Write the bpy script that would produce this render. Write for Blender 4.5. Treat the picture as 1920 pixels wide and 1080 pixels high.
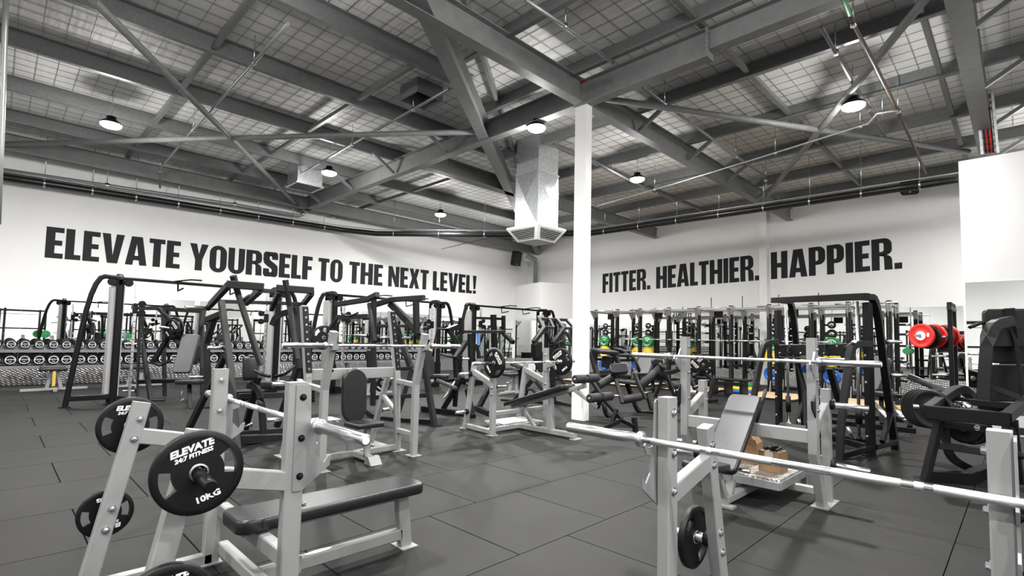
import bpy, bmesh, math, random
from mathutils import Vector, Matrix
random.seed(7)
for o in list(bpy.data.objects):
    bpy.data.objects.remove(o)
SC = bpy.context.scene
COL = SC.collection
V = Vector
PI = math.pi

# ------------------------------------------------------------------ camera, light, exposure
EYE = V((0, 0, 1.41))
FOC = 964.6                                   # focal length in pixels of a 1920 wide frame
CPY = 575.85                                  # principal point row
AX_R = V((0.7034899, -0.7104129, 0.0203820))
AX_U = V((-0.0594846, -0.0302786, 0.9977699))
AX_F = V((0.7082115, 0.7031335, 0.0635594))
cam = bpy.data.cameras.new('camera')
cam.sensor_width = 36.0
cam.lens = 36.0 * FOC / 1920
cam.shift_y = (CPY - 540) / 1920
cam.clip_start = 0.05
cam.clip_end = 200
camo = bpy.data.objects.new('camera', cam)
COL.objects.link(camo)
m = Matrix((AX_R, AX_U, -AX_F)).transposed().to_4x4()
m.translation = EYE
camo.matrix_world = m
SC.camera = camo

SC.view_settings.view_transform = 'Standard'
SC.view_settings.look = 'None'
SC.view_settings.exposure = 0.42
SC.view_settings.gamma = 1.0
SC.view_settings.use_curve_mapping = False

world = bpy.data.worlds.new('world')
SC.world = world
world.use_nodes = True
world.node_tree.nodes['Background'].inputs[0].default_value = (0.75, 0.8, 0.85, 1)
world.node_tree.nodes['Background'].inputs[1].default_value = 0.15
LAMP_WATT = 225.0
POINT_WATT = 74.0
LAMP_GLOW = 60.0

# room
X0, Y0 = 19.6, 18.3           # right wall (x = X0) and left wall (y = Y0) as seen from the camera
XN, YN = -9.0, -9.0
ZR = 6.5

def ray(px, py):
    return AX_R * ((px - 960) / FOC) - AX_U * ((py - CPY) / FOC) + AX_F
def at(px, py, d):            # point at forward distance d
    return EYE + ray(px, py) * d
def onz(px, py, z=0.0):
    r = ray(px, py); return EYE + r * ((z - EYE.z) / r.z)
def onx(px, py, x):
    r = ray(px, py); return EYE + r * (x / r.x)
def ony(px, py, y):
    r = ray(px, py); return EYE + r * (y / r.y)

# ------------------------------------------------------------------ materials
def mat(name, col, rough=0.5, metal=0.0, noise=0.0, nscale=40.0, bump=0.0, bscale=200.0, spec=0.5, emit=None, coat=0.0):
    m = bpy.data.materials.new(name)
    m.use_nodes = True
    nt = m.node_tree
    b = nt.nodes['Principled BSDF']
    b.inputs['Base Color'].default_value = (*col, 1)
    b.inputs['Roughness'].default_value = rough
    b.inputs['Metallic'].default_value = metal
    b.inputs['Specular IOR Level'].default_value = spec
    b.inputs['Coat Weight'].default_value = coat
    tc = nt.nodes.new('ShaderNodeTexCoord')
    if noise > 0:
        n = nt.nodes.new('ShaderNodeTexNoise')
        n.inputs['Scale'].default_value = nscale
        n.inputs['Detail'].default_value = 4
        nt.links.new(tc.outputs['Object'], n.inputs['Vector'])
        r = nt.nodes.new('ShaderNodeValToRGB')
        r.color_ramp.elements[0].position = 0.3
        r.color_ramp.elements[1].position = 0.7
        r.color_ramp.elements[0].color = (*[c * (1 - noise) for c in col], 1)
        r.color_ramp.elements[1].color = (*[min(1, c * (1 + noise)) for c in col], 1)
        nt.links.new(n.outputs['Fac'], r.inputs['Fac'])
        nt.links.new(r.outputs['Color'], b.inputs['Base Color'])
    if bump > 0:
        n2 = nt.nodes.new('ShaderNodeTexNoise')
        n2.inputs['Scale'].default_value = bscale
        nt.links.new(tc.outputs['Object'], n2.inputs['Vector'])
        bp = nt.nodes.new('ShaderNodeBump')
        bp.inputs['Strength'].default_value = bump
        bp.inputs['Distance'].default_value = 0.004
        nt.links.new(n2.outputs['Fac'], bp.inputs['Height'])
        nt.links.new(bp.outputs['Normal'], b.inputs['Normal'])
    if emit:
        b.inputs['Emission Color'].default_value = (1, 0.98, 0.95, 1)
        b.inputs['Emission Strength'].default_value = emit
    return m

M = {}
M['silver'] = mat('silver_powdercoat', (0.265, 0.267, 0.27), 0.45, 0.15, 0.03, 300, 0.06, 600)
M['black'] = mat('black_powdercoat', (0.004, 0.0041, 0.0046), 0.42, 0.0, 0.15, 200, 0.1, 500, 0.2)
M['char'] = mat('charcoal_hammered_paint', (0.0115, 0.0118, 0.013), 0.45, 0.0, 0.12, 150, 0.15, 400, 0.28)
M['chrome'] = mat('chrome', (0.70, 0.70, 0.71), 0.26, 1.0)
M['brushed'] = mat('brushed_steel_plate', (0.33, 0.335, 0.34), 0.34, 0.55, 0.06, 12)
M['knurl'] = mat('knurled_steel', (0.66, 0.66, 0.66), 0.45, 1.0, 0.05, 900, 0.3, 1500)
M['zinc'] = mat('zinc_bolt', (0.62, 0.65, 0.66), 0.25, 1.0)
M['rubber'] = mat('black_rubber', (0.003, 0.003, 0.0033), 0.45, 0.0, 0.1, 80, 0.06, 300, 0.3)
M['foam'] = mat('black_foam', (0.011, 0.011, 0.012), 0.6, 0.0, 0.1, 80, 0.2, 250)
M['vinyl'] = mat('black_vinyl', (0.01, 0.0102, 0.011), 0.34, 0.0, 0.06, 60, 0.1, 220)
M['vinylgrey'] = mat('grey_vinyl_and_sheen', (0.05, 0.051, 0.054), 0.36, 0.0, 0.1, 30, 0.1, 220)  # grey pads, and the sheen painted on the incline bench pad
M['white'] = mat('white_wall_paint', (0.84, 0.84, 0.835), 0.6, 0, 0.015, 1.5)
M['board'] = mat('toned_down_white_board', (0.52, 0.52, 0.525), 0.6)  # white board, colour darkened to offset the strong light on it
M['shroud'] = mat('satin_silver_shroud', (0.5, 0.5, 0.505), 0.45, 0.2)
M['whitepaint'] = mat('white_gloss_paint', (0.86, 0.86, 0.86), 0.4)
M['letter'] = mat('charcoal_vinyl_lettering', (0.015, 0.0165, 0.019), 0.6, 0, 0.06, 60, 0, 1, 0.2)
M['print'] = mat('white_print', (0.85, 0.85, 0.85), 0.5)
M['steel'] = mat('grey_primed_steel', (0.2, 0.204, 0.206), 0.5, 0.0, 0.1, 6, 0.05, 60)
M['purlin'] = mat('galvanised_purlin', (0.18, 0.188, 0.188), 0.48, 0.3, 0.14, 25)
M['galv'] = mat('galvanised_sheet', (0.55, 0.57, 0.58), 0.38, 0.9, 0.16, 18, 0.05, 8)
M['pipegrey'] = mat('grey_pipe', (0.3, 0.31, 0.31), 0.4, 0.5)
M['pipeblack'] = mat('black_plastic_pipe', (0.012, 0.012, 0.013), 0.3)
M['rust'] = mat('rusty_steel_pipe', (0.06, 0.036, 0.026), 0.6, 0.0, 0.35, 30)
M['green'] = mat('green_bumper_rubber', (0.012, 0.22, 0.06), 0.42, 0, 0.08, 40)
M['yellow'] = mat('yellow_bumper_rubber', (0.82, 0.6, 0.012), 0.42, 0, 0.05, 40)
M['blue'] = mat('blue_bumper_rubber', (0.012, 0.12, 0.5), 0.42, 0, 0.08, 40)
M['red'] = mat('red_painted_iron', (0.62, 0.018, 0.012), 0.35, 0, 0.06, 40)
M['card'] = mat('brown_cardboard', (0.27, 0.165, 0.085), 0.75, 0, 0.12, 25, 0.08, 120)
M['tape'] = mat('clear_tape', (0.62, 0.55, 0.45), 0.25)
M['woodply'] = mat('plywood_platform', (0.62, 0.44, 0.26), 0.45, 0, 0.12, 6)
M['copperedge'] = mat('bronze_liner', (0.34, 0.17, 0.055), 0.4, 0.4, 0.1, 60)
M['beige'] = mat('yellow_strap', (0.75, 0.52, 0.1), 0.5)
M['bluecloth'] = mat('blue_cloth', (0.05, 0.16, 0.42), 0.8)
M['grille'] = mat('grille_dark', (0.02, 0.02, 0.017), 0.6)
M['redtag'] = mat('red_plastic', (0.6, 0.02, 0.01), 0.4)
M['greentag'] = mat('green_tape', (0.03, 0.28, 0.08), 0.5)
M['wire'] = mat('wire_mesh', (0.16, 0.16, 0.155), 0.5, 0.3)
M['slab'] = mat('dark_joint', (0.006, 0.006, 0.006), 0.9)
M['lamp'] = mat('lamp_diffuser', (1, 1, 1), 0.5, emit=LAMP_GLOW)
M['mirror'] = mat('mirror_glass', (0.86, 0.88, 0.87), 0.012, 1.0)
M['rackgrey'] = mat('steel_blue_grey_rack', (0.17, 0.18, 0.195), 0.4, 0.1, 0.05, 100)

def floor_mat():
    m = bpy.data.materials.new('speckled_rubber_tile')
    m.use_nodes = True
    nt = m.node_tree; b = nt.nodes['Principled BSDF']
    tc = nt.nodes.new('ShaderNodeTexCoord'); oi = nt.nodes.new('ShaderNodeObjectInfo')
    geo = nt.nodes.new('ShaderNodeNewGeometry')
    n1 = nt.nodes.new('ShaderNodeTexNoise'); n1.inputs['Scale'].default_value = 260; n1.inputs['Detail'].default_value = 3
    n2 = nt.nodes.new('ShaderNodeTexNoise'); n2.inputs['Scale'].default_value = 2.2; n2.inputs['Detail'].default_value = 5
    n3 = nt.nodes.new('ShaderNodeTexNoise'); n3.inputs['Scale'].default_value = 0.45
    for n in (n1, n2, n3):
        nt.links.new(geo.outputs['Position'], n.inputs['Vector'])
    def ramp(src, p0, p1, c0, c1):
        r = nt.nodes.new('ShaderNodeValToRGB')
        r.color_ramp.elements[0].position = p0; r.color_ramp.elements[1].position = p1
        r.color_ramp.elements[0].color = (c0, c0, c0, 1); r.color_ramp.elements[1].color = (c1, c1, c1, 1)
        nt.links.new(src, r.inputs['Fac']); return r
    r1 = ramp(n1.outputs['Fac'], 0.35, 0.7, 0.005, 0.0165)
    r2 = ramp(n2.outputs['Fac'], 0.3, 0.75, 0.82, 1.18)
    r3 = ramp(oi.outputs['Random'], 0.0, 1.0, 0.88, 1.12)
    mx = nt.nodes.new('ShaderNodeMixRGB'); mx.blend_type = 'MULTIPLY'; mx.inputs[0].default_value = 1
    nt.links.new(r1.outputs['Color'], mx.inputs[1]); nt.links.new(r2.outputs['Color'], mx.inputs[2])
    mx2 = nt.nodes.new('ShaderNodeMixRGB'); mx2.blend_type = 'MULTIPLY'; mx2.inputs[0].default_value = 1
    nt.links.new(mx.outputs['Color'], mx2.inputs[1]); nt.links.new(r3.outputs['Color'], mx2.inputs[2])
    nt.links.new(mx2.outputs['Color'], b.inputs['Base Color'])
    b.inputs['Roughness'].default_value = 0.58
    b.inputs['Specular IOR Level'].default_value = 0.24
    bp = nt.nodes.new('ShaderNodeBump'); bp.inputs['Strength'].default_value = 0.35; bp.inputs['Distance'].default_value = 0.003
    nt.links.new(n1.outputs['Fac'], bp.inputs['Height']); nt.links.new(bp.outputs['Normal'], b.inputs['Normal'])
    return m
M['tile'] = floor_mat()

def tread_mat(scale=9, depth=.02, base=.68):            # aluminium tread plate: crossed lozenge relief
    m = bpy.data.materials.new('aluminium_tread_plate')
    m.use_nodes = True
    nt = m.node_tree; b = nt.nodes['Principled BSDF']
    b.inputs['Base Color'].default_value = (base, base, base * .99, 1); b.inputs['Metallic'].default_value = 0.9; b.inputs['Roughness'].default_value = 0.3
    geo = nt.nodes.new('ShaderNodeNewGeometry')
    hs = []
    for ang in (PI / 4, -PI / 4):
        mp = nt.nodes.new('ShaderNodeMapping'); mp.inputs['Rotation'].default_value = (ang, ang, ang)
        w = nt.nodes.new('ShaderNodeTexWave'); w.inputs['Scale'].default_value = scale; w.inputs['Distortion'].default_value = 0
        nt.links.new(geo.outputs['Position'], mp.inputs['Vector']); nt.links.new(mp.outputs['Vector'], w.inputs['Vector'])
        hs.append(w)
    mx = nt.nodes.new('ShaderNodeMath'); mx.operation = 'MULTIPLY'
    nt.links.new(hs[0].outputs['Fac'], mx.inputs[0]); nt.links.new(hs[1].outputs['Fac'], mx.inputs[1])
    bp = nt.nodes.new('ShaderNodeBump'); bp.inputs['Strength'].default_value = 0.9; bp.inputs['Distance'].default_value = depth
    nt.links.new(mx.outputs[0], bp.inputs['Height']); nt.links.new(bp.outputs['Normal'], b.inputs['Normal'])
    return m
M['tread'] = tread_mat()
M['kick'] = tread_mat(6.5, .02, .55)

def blanket_mat():          # foil faced roof blanket, slightly sagging between the wires
    m = bpy.data.materials.new('roof_blanket')
    m.use_nodes = True
    nt = m.node_tree; b = nt.nodes['Principled BSDF']
    b.inputs['Base Color'].default_value = (0.62, 0.61, 0.60, 1); b.inputs['Roughness'].default_value = 0.6; b.inputs['Metallic'].default_value = 0.1
    geo = nt.nodes.new('ShaderNodeNewGeometry')
    n = nt.nodes.new('ShaderNodeTexNoise'); n.inputs['Scale'].default_value = 1.6; n.inputs['Detail'].default_value = 4
    mp = nt.nodes.new('ShaderNodeMapping'); mp.inputs['Scale'].default_value = (5.5, 0.7, 1)
    nt.links.new(geo.outputs['Position'], mp.inputs['Vector']); nt.links.new(mp.outputs['Vector'], n.inputs['Vector'])
    bp = nt.nodes.new('ShaderNodeBump'); bp.inputs['Strength'].default_value = 0.4; bp.inputs['Distance'].default_value = 0.05
    nt.links.new(n.outputs['Fac'], bp.inputs['Height']); nt.links.new(bp.outputs['Normal'], b.inputs['Normal'])
    r = nt.nodes.new('ShaderNodeValToRGB')
    r.color_ramp.elements[0].color = (0.62, 0.61, 0.595, 1); r.color_ramp.elements[1].color = (0.82, 0.81, 0.79, 1)
    nt.links.new(n.outputs['Fac'], r.inputs['Fac']); nt.links.new(r.outputs['Color'], b.inputs['Base Color'])
    return m
M['blanket'] = blanket_mat()

# ------------------------------------------------------------------ mesh builder
def frame(d, up=None):
    d = V(d).normalized()
    u = V(up) if up is not None else V((0, 0, 1))
    if abs(d.dot(u.normalized())) > 0.985:
        u = V((0, 1, 0)) if abs(d.y) < 0.9 else V((1, 0, 0))
    s = d.cross(u).normalized()
    return d, s, s.cross(d).normalized()

class MB:
    def __init__(self):
        self.v = []; self.f = []; self.sm = []
    def _ring(self, pts):
        i = len(self.v); self.v += [tuple(p) for p in pts]; return list(range(i, i + len(pts)))
    def _bridge(self, a, b, smooth=False):
        n = len(a)
        for k in range(n):
            self.f.append((a[k], a[(k + 1) % n], b[(k + 1) % n], b[k])); self.sm.append(smooth)
    def _cap(self, r, flip=False):
        self.f.append(tuple(reversed(r)) if flip else tuple(r)); self.sm.append(False)
    def prof(self, w, h, c):
        w /= 2; h /= 2
        c = min(c, w * 0.45, h * 0.45)
        return [(-w + c, -h), (w - c, -h), (w, -h + c), (w, h - c), (w - c, h), (-w + c, h), (-w, h - c), (-w, -h + c)]
    def sweep(self, pts, w, h, up=None, c=None, side=None):
        """box section swept along a polyline, mitred; w across (horizontal), h along up"""
        pts = [V(p) for p in pts]
        c = min(w, h) * 0.14 if c is None else c
        pr = self.prof(w, h, c)
        n = len(pts); rings = []
        for i, p in enumerate(pts):
            if i == 0: t = pts[1] - pts[0]; k = 1
            elif i == n - 1: t = pts[-1] - pts[-2]; k = 1
            else:
                a = (pts[i] - pts[i - 1]).normalized(); b = (pts[i + 1] - pts[i]).normalized()
                t = a + b
                if t.length < 1e-6: t = a
                k = 1 / max(0.5, t.normalized().dot(a))
            if side is not None:
                d = t.normalized(); s = V(side); s = (s - d * s.dot(d)).normalized(); u = s.cross(d).normalized()
                rings.append(self._ring([p + s * x + u * (y * k) for x, y in pr]))
            else:
                d, s, u = frame(t, up)
                rings.append(self._ring([p + s * (x * k if abs(u.z) < 0.3 else x) + u * y for x, y in pr]))
        for a, b in zip(rings, rings[1:]): self._bridge(a, b)
        self._cap(rings[0], True); self._cap(rings[-1])
        return self
    def beam(self, a, b, w, h=None, up=None, c=None, side=None):
        return self.sweep([a, b], w, h or w, up, c, side)
    def box(self, lo, hi, c=None):
        lo = V(lo); hi = V(hi)
        w = hi - lo
        a = V(((lo.x + hi.x) / 2, lo.y, (lo.z + hi.z) / 2)); b = V((a.x, hi.y, a.z))
        return self.sweep([a, b], w.x, w.z, (0, 0, 1), min(w.x, w.z) * 0.06 if c is None else c)
    def lathe(self, o, d, prof, n=20, smooth=True, up=None, cap=True):
        """prof = [(offset along d, radius)]"""
        o = V(o); d, s, u = frame(d, up)
        rings = []
        for z, r in prof:
            rings.append(self._ring([o + d * z + (s * math.cos(2 * PI * k / n) + u * math.sin(2 * PI * k / n)) * r for k in range(n)]))
        for a, b in zip(rings, rings[1:]): self._bridge(a, b, smooth)
        if cap: self._cap(rings[0], True); self._cap(rings[-1])
        return self
    def cyl(self, a, b, r, n=12, r2=None, smooth=True, bev=0.0):
        a = V(a); b = V(b); L = (b - a).length; r2 = r if r2 is None else r2
        if L < 1e-6: return self
        if bev: return self.lathe(a, b - a, [(0, r - bev), (bev, r), (L - bev, r2), (L, r2 - bev)], n, smooth)
        return self.lathe(a, b - a, [(0, r), (L, r2)], n, smooth)
    def tube(self, pts, r, n=10):
        pts = [V(p) for p in pts]; rings = []
        for i, p in enumerate(pts):
            t = pts[min(i + 1, len(pts) - 1)] - pts[max(i - 1, 0)]
            d, s, u = frame(t)
            if rings and s.dot(self._ls) < 0: pass
            self._ls = s
            rings.append(self._ring([p + (s * math.cos(2 * PI * k / n) + u * math.sin(2 * PI * k / n)) * r for k in range(n)]))
        for a, b in zip(rings, rings[1:]): self._bridge(a, b, True)
        self._cap(rings[0], True); self._cap(rings[-1]); return self
    def slab(self, c, ex, ey, ez, w, h, t, rad=0.04, edge=0.012, seg=4):
        """rounded cushion: outline w x h in the plane (ex, ey), thickness t along ez, rolled edges"""
        c = V(c); ex = V(ex).normalized(); ey = V(ey).normalized(); ez = V(ez).normalized()
        rad = min(rad, w / 2 - 0.001, h / 2 - 0.001); edge = min(edge, t / 2.2)
        def loop(ins):
            r = max(rad - ins, 0.002); out = []
            for cx, cy, a0 in ((w / 2 - rad, h / 2 - rad, 0), (-w / 2 + rad, h / 2 - rad, PI / 2), (-w / 2 + rad, -h / 2 + rad, PI), (w / 2 - rad, -h / 2 + rad, 1.5 * PI)):
                for k in range(seg + 1):
                    a = a0 + PI / 2 * k / seg
                    out.append((cx + math.cos(a) * r, cy + math.sin(a) * r))
            return out
        rings = []
        for ins, z in ((edge, -t / 2), (edge * 0.3, -t / 2 + edge * 0.3), (0, -t / 2 + edge), (0, t / 2 - edge), (edge * 0.3, t / 2 - edge * 0.3), (edge, t / 2)):
            rings.append(self._ring([c + ex * x + ey * y + ez * z for x, y in loop(ins)]))
        for a, b in zip(rings, rings[1:]): self._bridge(a, b, True)
        self._cap(rings[0], True); self._cap(rings[-1]); return self
    def poly(self, pts, d, t):
        """flat plate: outline pts (3d, planar) extruded by vector d*t"""
        d = V(d).normalized() * t
        a = self._ring([V(p) for p in pts]); b = self._ring([V(p) + d for p in pts])
        self._bridge(a, b); self._cap(a, True); self._cap(b); return self
    def strip(self, outer, inner, d, t, closed=True):
        d = V(d).normalized() * t
        o1 = self._ring(outer); i1 = self._ring(inner)
        o2 = self._ring([V(p) + d for p in outer]); i2 = self._ring([V(p) + d for p in inner])
        n = len(outer)
        for k in range(n if closed else n - 1):
            j = (k + 1) % n
            for q in ((o2[k], o2[j], i2[j], i2[k]), (o1[j], o1[k], i1[k], i1[j]), (o1[k], o1[j], o2[j], o2[k]), (i1[j], i1[k], i2[k], i2[j])):
                self.f.append(q); self.sm.append(False)
        if not closed:
            self.f.append((o1[0], o2[0], i2[0], i1[0])); self.f.append((o1[-1], i1[-1], i2[-1], o2[-1])); self.sm += [False, False]
        return self
    def mesh(self, name, m, origin=None):
        me = bpy.data.meshes.new(name)
        o = V(origin) if origin is not None else V((0, 0, 0))
        me.from_pydata([tuple(V(p) - o) for p in self.v], [], self.f)
        me.polygons.foreach_set('use_smooth', self.sm)
        bm = bmesh.new(); bm.from_mesh(me); bmesh.ops.recalc_face_normals(bm, faces=bm.faces); bm.to_mesh(me); bm.free()
        if m: me.materials.append(M[m] if isinstance(m, str) else m)
        me.update()
        return me

def link(name, me, parent=None, loc=None):
    o = bpy.data.objects.new(name, me); COL.objects.link(o)
    if parent is not None: o.parent = parent
    if loc is not None: o.location = loc
    return o
def thing(name, label, cat, loc=(0, 0, 0), rot=(0, 0, 0), group=None):
    o = bpy.data.objects.new(name, None); COL.objects.link(o)
    o.empty_display_size = 0.1
    o.location = loc; o.rotation_euler = rot
    o['label'] = label; o['category'] = cat
    if group: o['group'] = group
    return o
def part(root, name, mb, m, label=None, local=False):
    """mesh part of a thing; coordinates are world ones unless local"""
    r = root
    org = V((0, 0, 0))
    if not local:
        while r is not None:
            org = org + V(r.location); r = r.parent
    o = link(name, mb.mesh(name, m, org), root)
    if label: o['label'] = label
    return o
def solo(name, mb, m, label, cat, group=None, loc=None):
    lo = V(loc) if loc is not None else V((0, 0, 0))
    o = link(name, mb.mesh(name, m, lo), None, lo)
    o['label'] = label; o['category'] = cat
    if group: o['group'] = group
    return o
def struct(name, mb, m, parent=None):
    o = link(name, mb.mesh(name, m), parent)
    if parent is None: o['kind'] = 'structure'
    return o
def copy_tree(o, parent=None):
    c = o.copy(); COL.objects.link(c)
    if parent is not None: c.parent = parent
    for ch in [x for x in o.children]:
        copy_tree(ch, c)
    return c

def text_mesh(name, s, size, m, wide=1.0, shear=0.0, bold=0.0, ext=0.0012, align='CENTER'):
    cu = bpy.data.curves.new(name, 'FONT')
    cu.body = s; cu.size = size; cu.align_x = align; cu.align_y = 'CENTER'; cu.shear = shear; cu.offset = bold; cu.extrude = ext; cu.resolution_u = 2
    ob = bpy.data.objects.new(name, cu); COL.objects.link(ob)
    dg = bpy.context.evaluated_depsgraph_get()
    me = bpy.data.meshes.new_from_object(ob.evaluated_get(dg))
    bpy.data.objects.remove(ob)
    for v in me.vertices: v.co.x *= wide
    me.materials.clear(); me.materials.append(M[m])
    me.name = name
    return me
# ------------------------------------------------------------------ floor of 1 m rubber tiles
TX, TY = 2.532, 2.396
mb = MB().box((XN - .2, YN - .2, -0.12), (X0 + .2, Y0 + .2, -0.022), 0)
floor = struct('floor', mb, 'slab')
tile_me = MB().box((-0.4965, -0.4965, -0.021), (0.4965, 0.4965, 0.0), 0.003).mesh('floor_tile', 'tile')
cells = []
for j in range(-12, 17):
    off = 0.0 if j % 2 == 0 else 0.5
    for i in range(-13, 18):
        cx, cy = TX + off + i + 0.5, TY + j + 0.5
        if cx - .5 < XN or cx + .5 > X0 + .6 or cy - .5 < YN or cy + .5 > Y0 + .6: continue
        r = V((cx, cy, 0)) - EYE
        d = r.dot(AX_F)
        vis = False
        if d > 0.8:
            px = 960 + FOC * r.dot(AX_R) / d; py = CPY - FOC * r.dot(AX_U) / d
            vis = -150 < px < 2070 and py < 1280
        cells.append((0 if vis else 1, r.length, cx, cy))
cells.sort()
rest = MB()
for k, (h, dd, cx, cy) in enumerate(cells):
    if k < 290 and h == 0:
        link('floor_tile', tile_me, floor, (cx, cy, 0))
    else:
        rest.box((cx - .4965, cy - .4965, -0.021), (cx + .4965, cy + .4965, 0), 0)
o = struct('distant_floor_tiles', rest, 'tile', floor); o['kind'] = 'stuff'

# ------------------------------------------------------------------ walls
W = 0.15
struct('wall_left', MB().box((XN, Y0, 0), (X0 + W, Y0 + W, ZR + .1), 0), 'white')
struct('wall_right', MB().box((X0, YN, 0), (X0 + W, Y0, ZR + .1), 0), 'white')
struct('wall_rear', MB().box((XN, YN - W, 0), (X0 + W, YN, ZR + .1), 0), 'white')
struct('wall_near', MB().box((XN - W, YN - W, 0), (XN, Y0 + W, ZR + .1), 0), 'white')
# low partition on the right with a mirror on it
XP = 11.9
yp = onx(1797, 303, XP).y
zp = onx(1797, 303, XP).z
struct('wall_partition', MB().box((XP, -6.0, 0), (XP + .14, yp, zp), 0.004), 'board')
# boxing in the corner
bx = ony(965, 540, Y0).x; by = onx(1011, 530, bx).y
bz = at(1011, 530, V((bx, by, 0)).dot(AX_F)).z
bA, bB = V((bx, Y0, 0)), V((X0, onx(1080, 540, X0).y, 0))
bV = onz(1011, 650, 0); bV = V((18.0, 18.0 * bV.y / bV.x, 0))
struct('wall_corner_boxing', MB().poly([bA, bV, bB, V((X0, Y0, 0))], (0, 0, 1), 4.15), 'white')
t = thing('wall_mirror', 'two mirror panels on the faces of the corner boxing', 'mirror', tuple(bV))
for a_, b_ in ((bA, bV), (bV, bB)):
    n_ = V((-(b_ - a_).y, (b_ - a_).x, 0)).normalized(); n_ = n_ if n_.dot(-bV) > 0 else -n_
    q_ = MB().poly([a_.lerp(b_, .03) + n_ * .002 + V((0, 0, .35)), a_.lerp(b_, .97) + n_ * .002 + V((0, 0, .35)), a_.lerp(b_, .97) + n_ * .002 + V((0, 0, 2.45)), a_.lerp(b_, .03) + n_ * .002 + V((0, 0, 2.45))], n_, .006)
    link('mirror_panel', q_.mesh('mirror_panel', 'mirror', t.location), t)
# pilaster on the right wall
q = onx(1435, 450, X0)
struct('trim_1', MB().box((X0 - .28, q.y - .13, 0), (X0, q.y + .13, ZR), 0.004), 'white')

def mirror_wall(label, axis, c, a0, a1, z0, z1, step):
    t = thing('wall_mirror', label, 'mirror', (c, (a0 + a1) / 2, z0) if axis == 'x' else ((a0 + a1) / 2, c, z0))
    n = max(1, round((a1 - a0) / step)); s = (a1 - a0) / n
    for k in range(n):
        p, q = a0 + k * s + .002, a0 + (k + 1) * s - .002
        if axis == 'x': b = MB().box((c - .008, p, z0), (c, q, z1), 0.0)
        else: b = MB().box((p, c - .008, z0), (q, c, z1), 0.0)
        part(t, 'mirror_panel', b, 'mirror')
    return t
zm = ony(300, 560, Y0).z
mirror_wall('long frameless mirror on left wall behind dumbbell rack', 'y', Y0 - .002, XN + .5, bx - .1, 0.5, zm, 1.5)
zmr = onx(1114, 590, X0).z
mirror_wall('long frameless mirror on right wall behind power racks', 'x', X0 - .002, -1.0, q.y - .2, 0.5, zmr, 1.5)
mirror_wall('frameless mirror on right wall between pilaster and corner', 'x', X0 - .002, q.y + .2, bB.y - .1, 0.5, zmr, 1.5)
zmp = onx(1810, 530, XP).z
t = mirror_wall('mirror with white edge on low partition at right', 'x', XP - .002, -5.0, yp - .03, 0.35, zmp, 1.4)
part(t, 'edge_strip', MB().box((XP - .014, yp - .03, 0.35), (XP - .001, yp, zmp), 0.002), 'whitepaint', 'white vertical edge strip')
struct('baseboard_left', MB().box((XN, Y0 - .02, 0), (bx, Y0, 0.5), 0), 'kick')
struct('baseboard_right', MB().box((X0 - .02, -4.0, 0), (X0, bB.y, 0.5), 0), 'kick')

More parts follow.
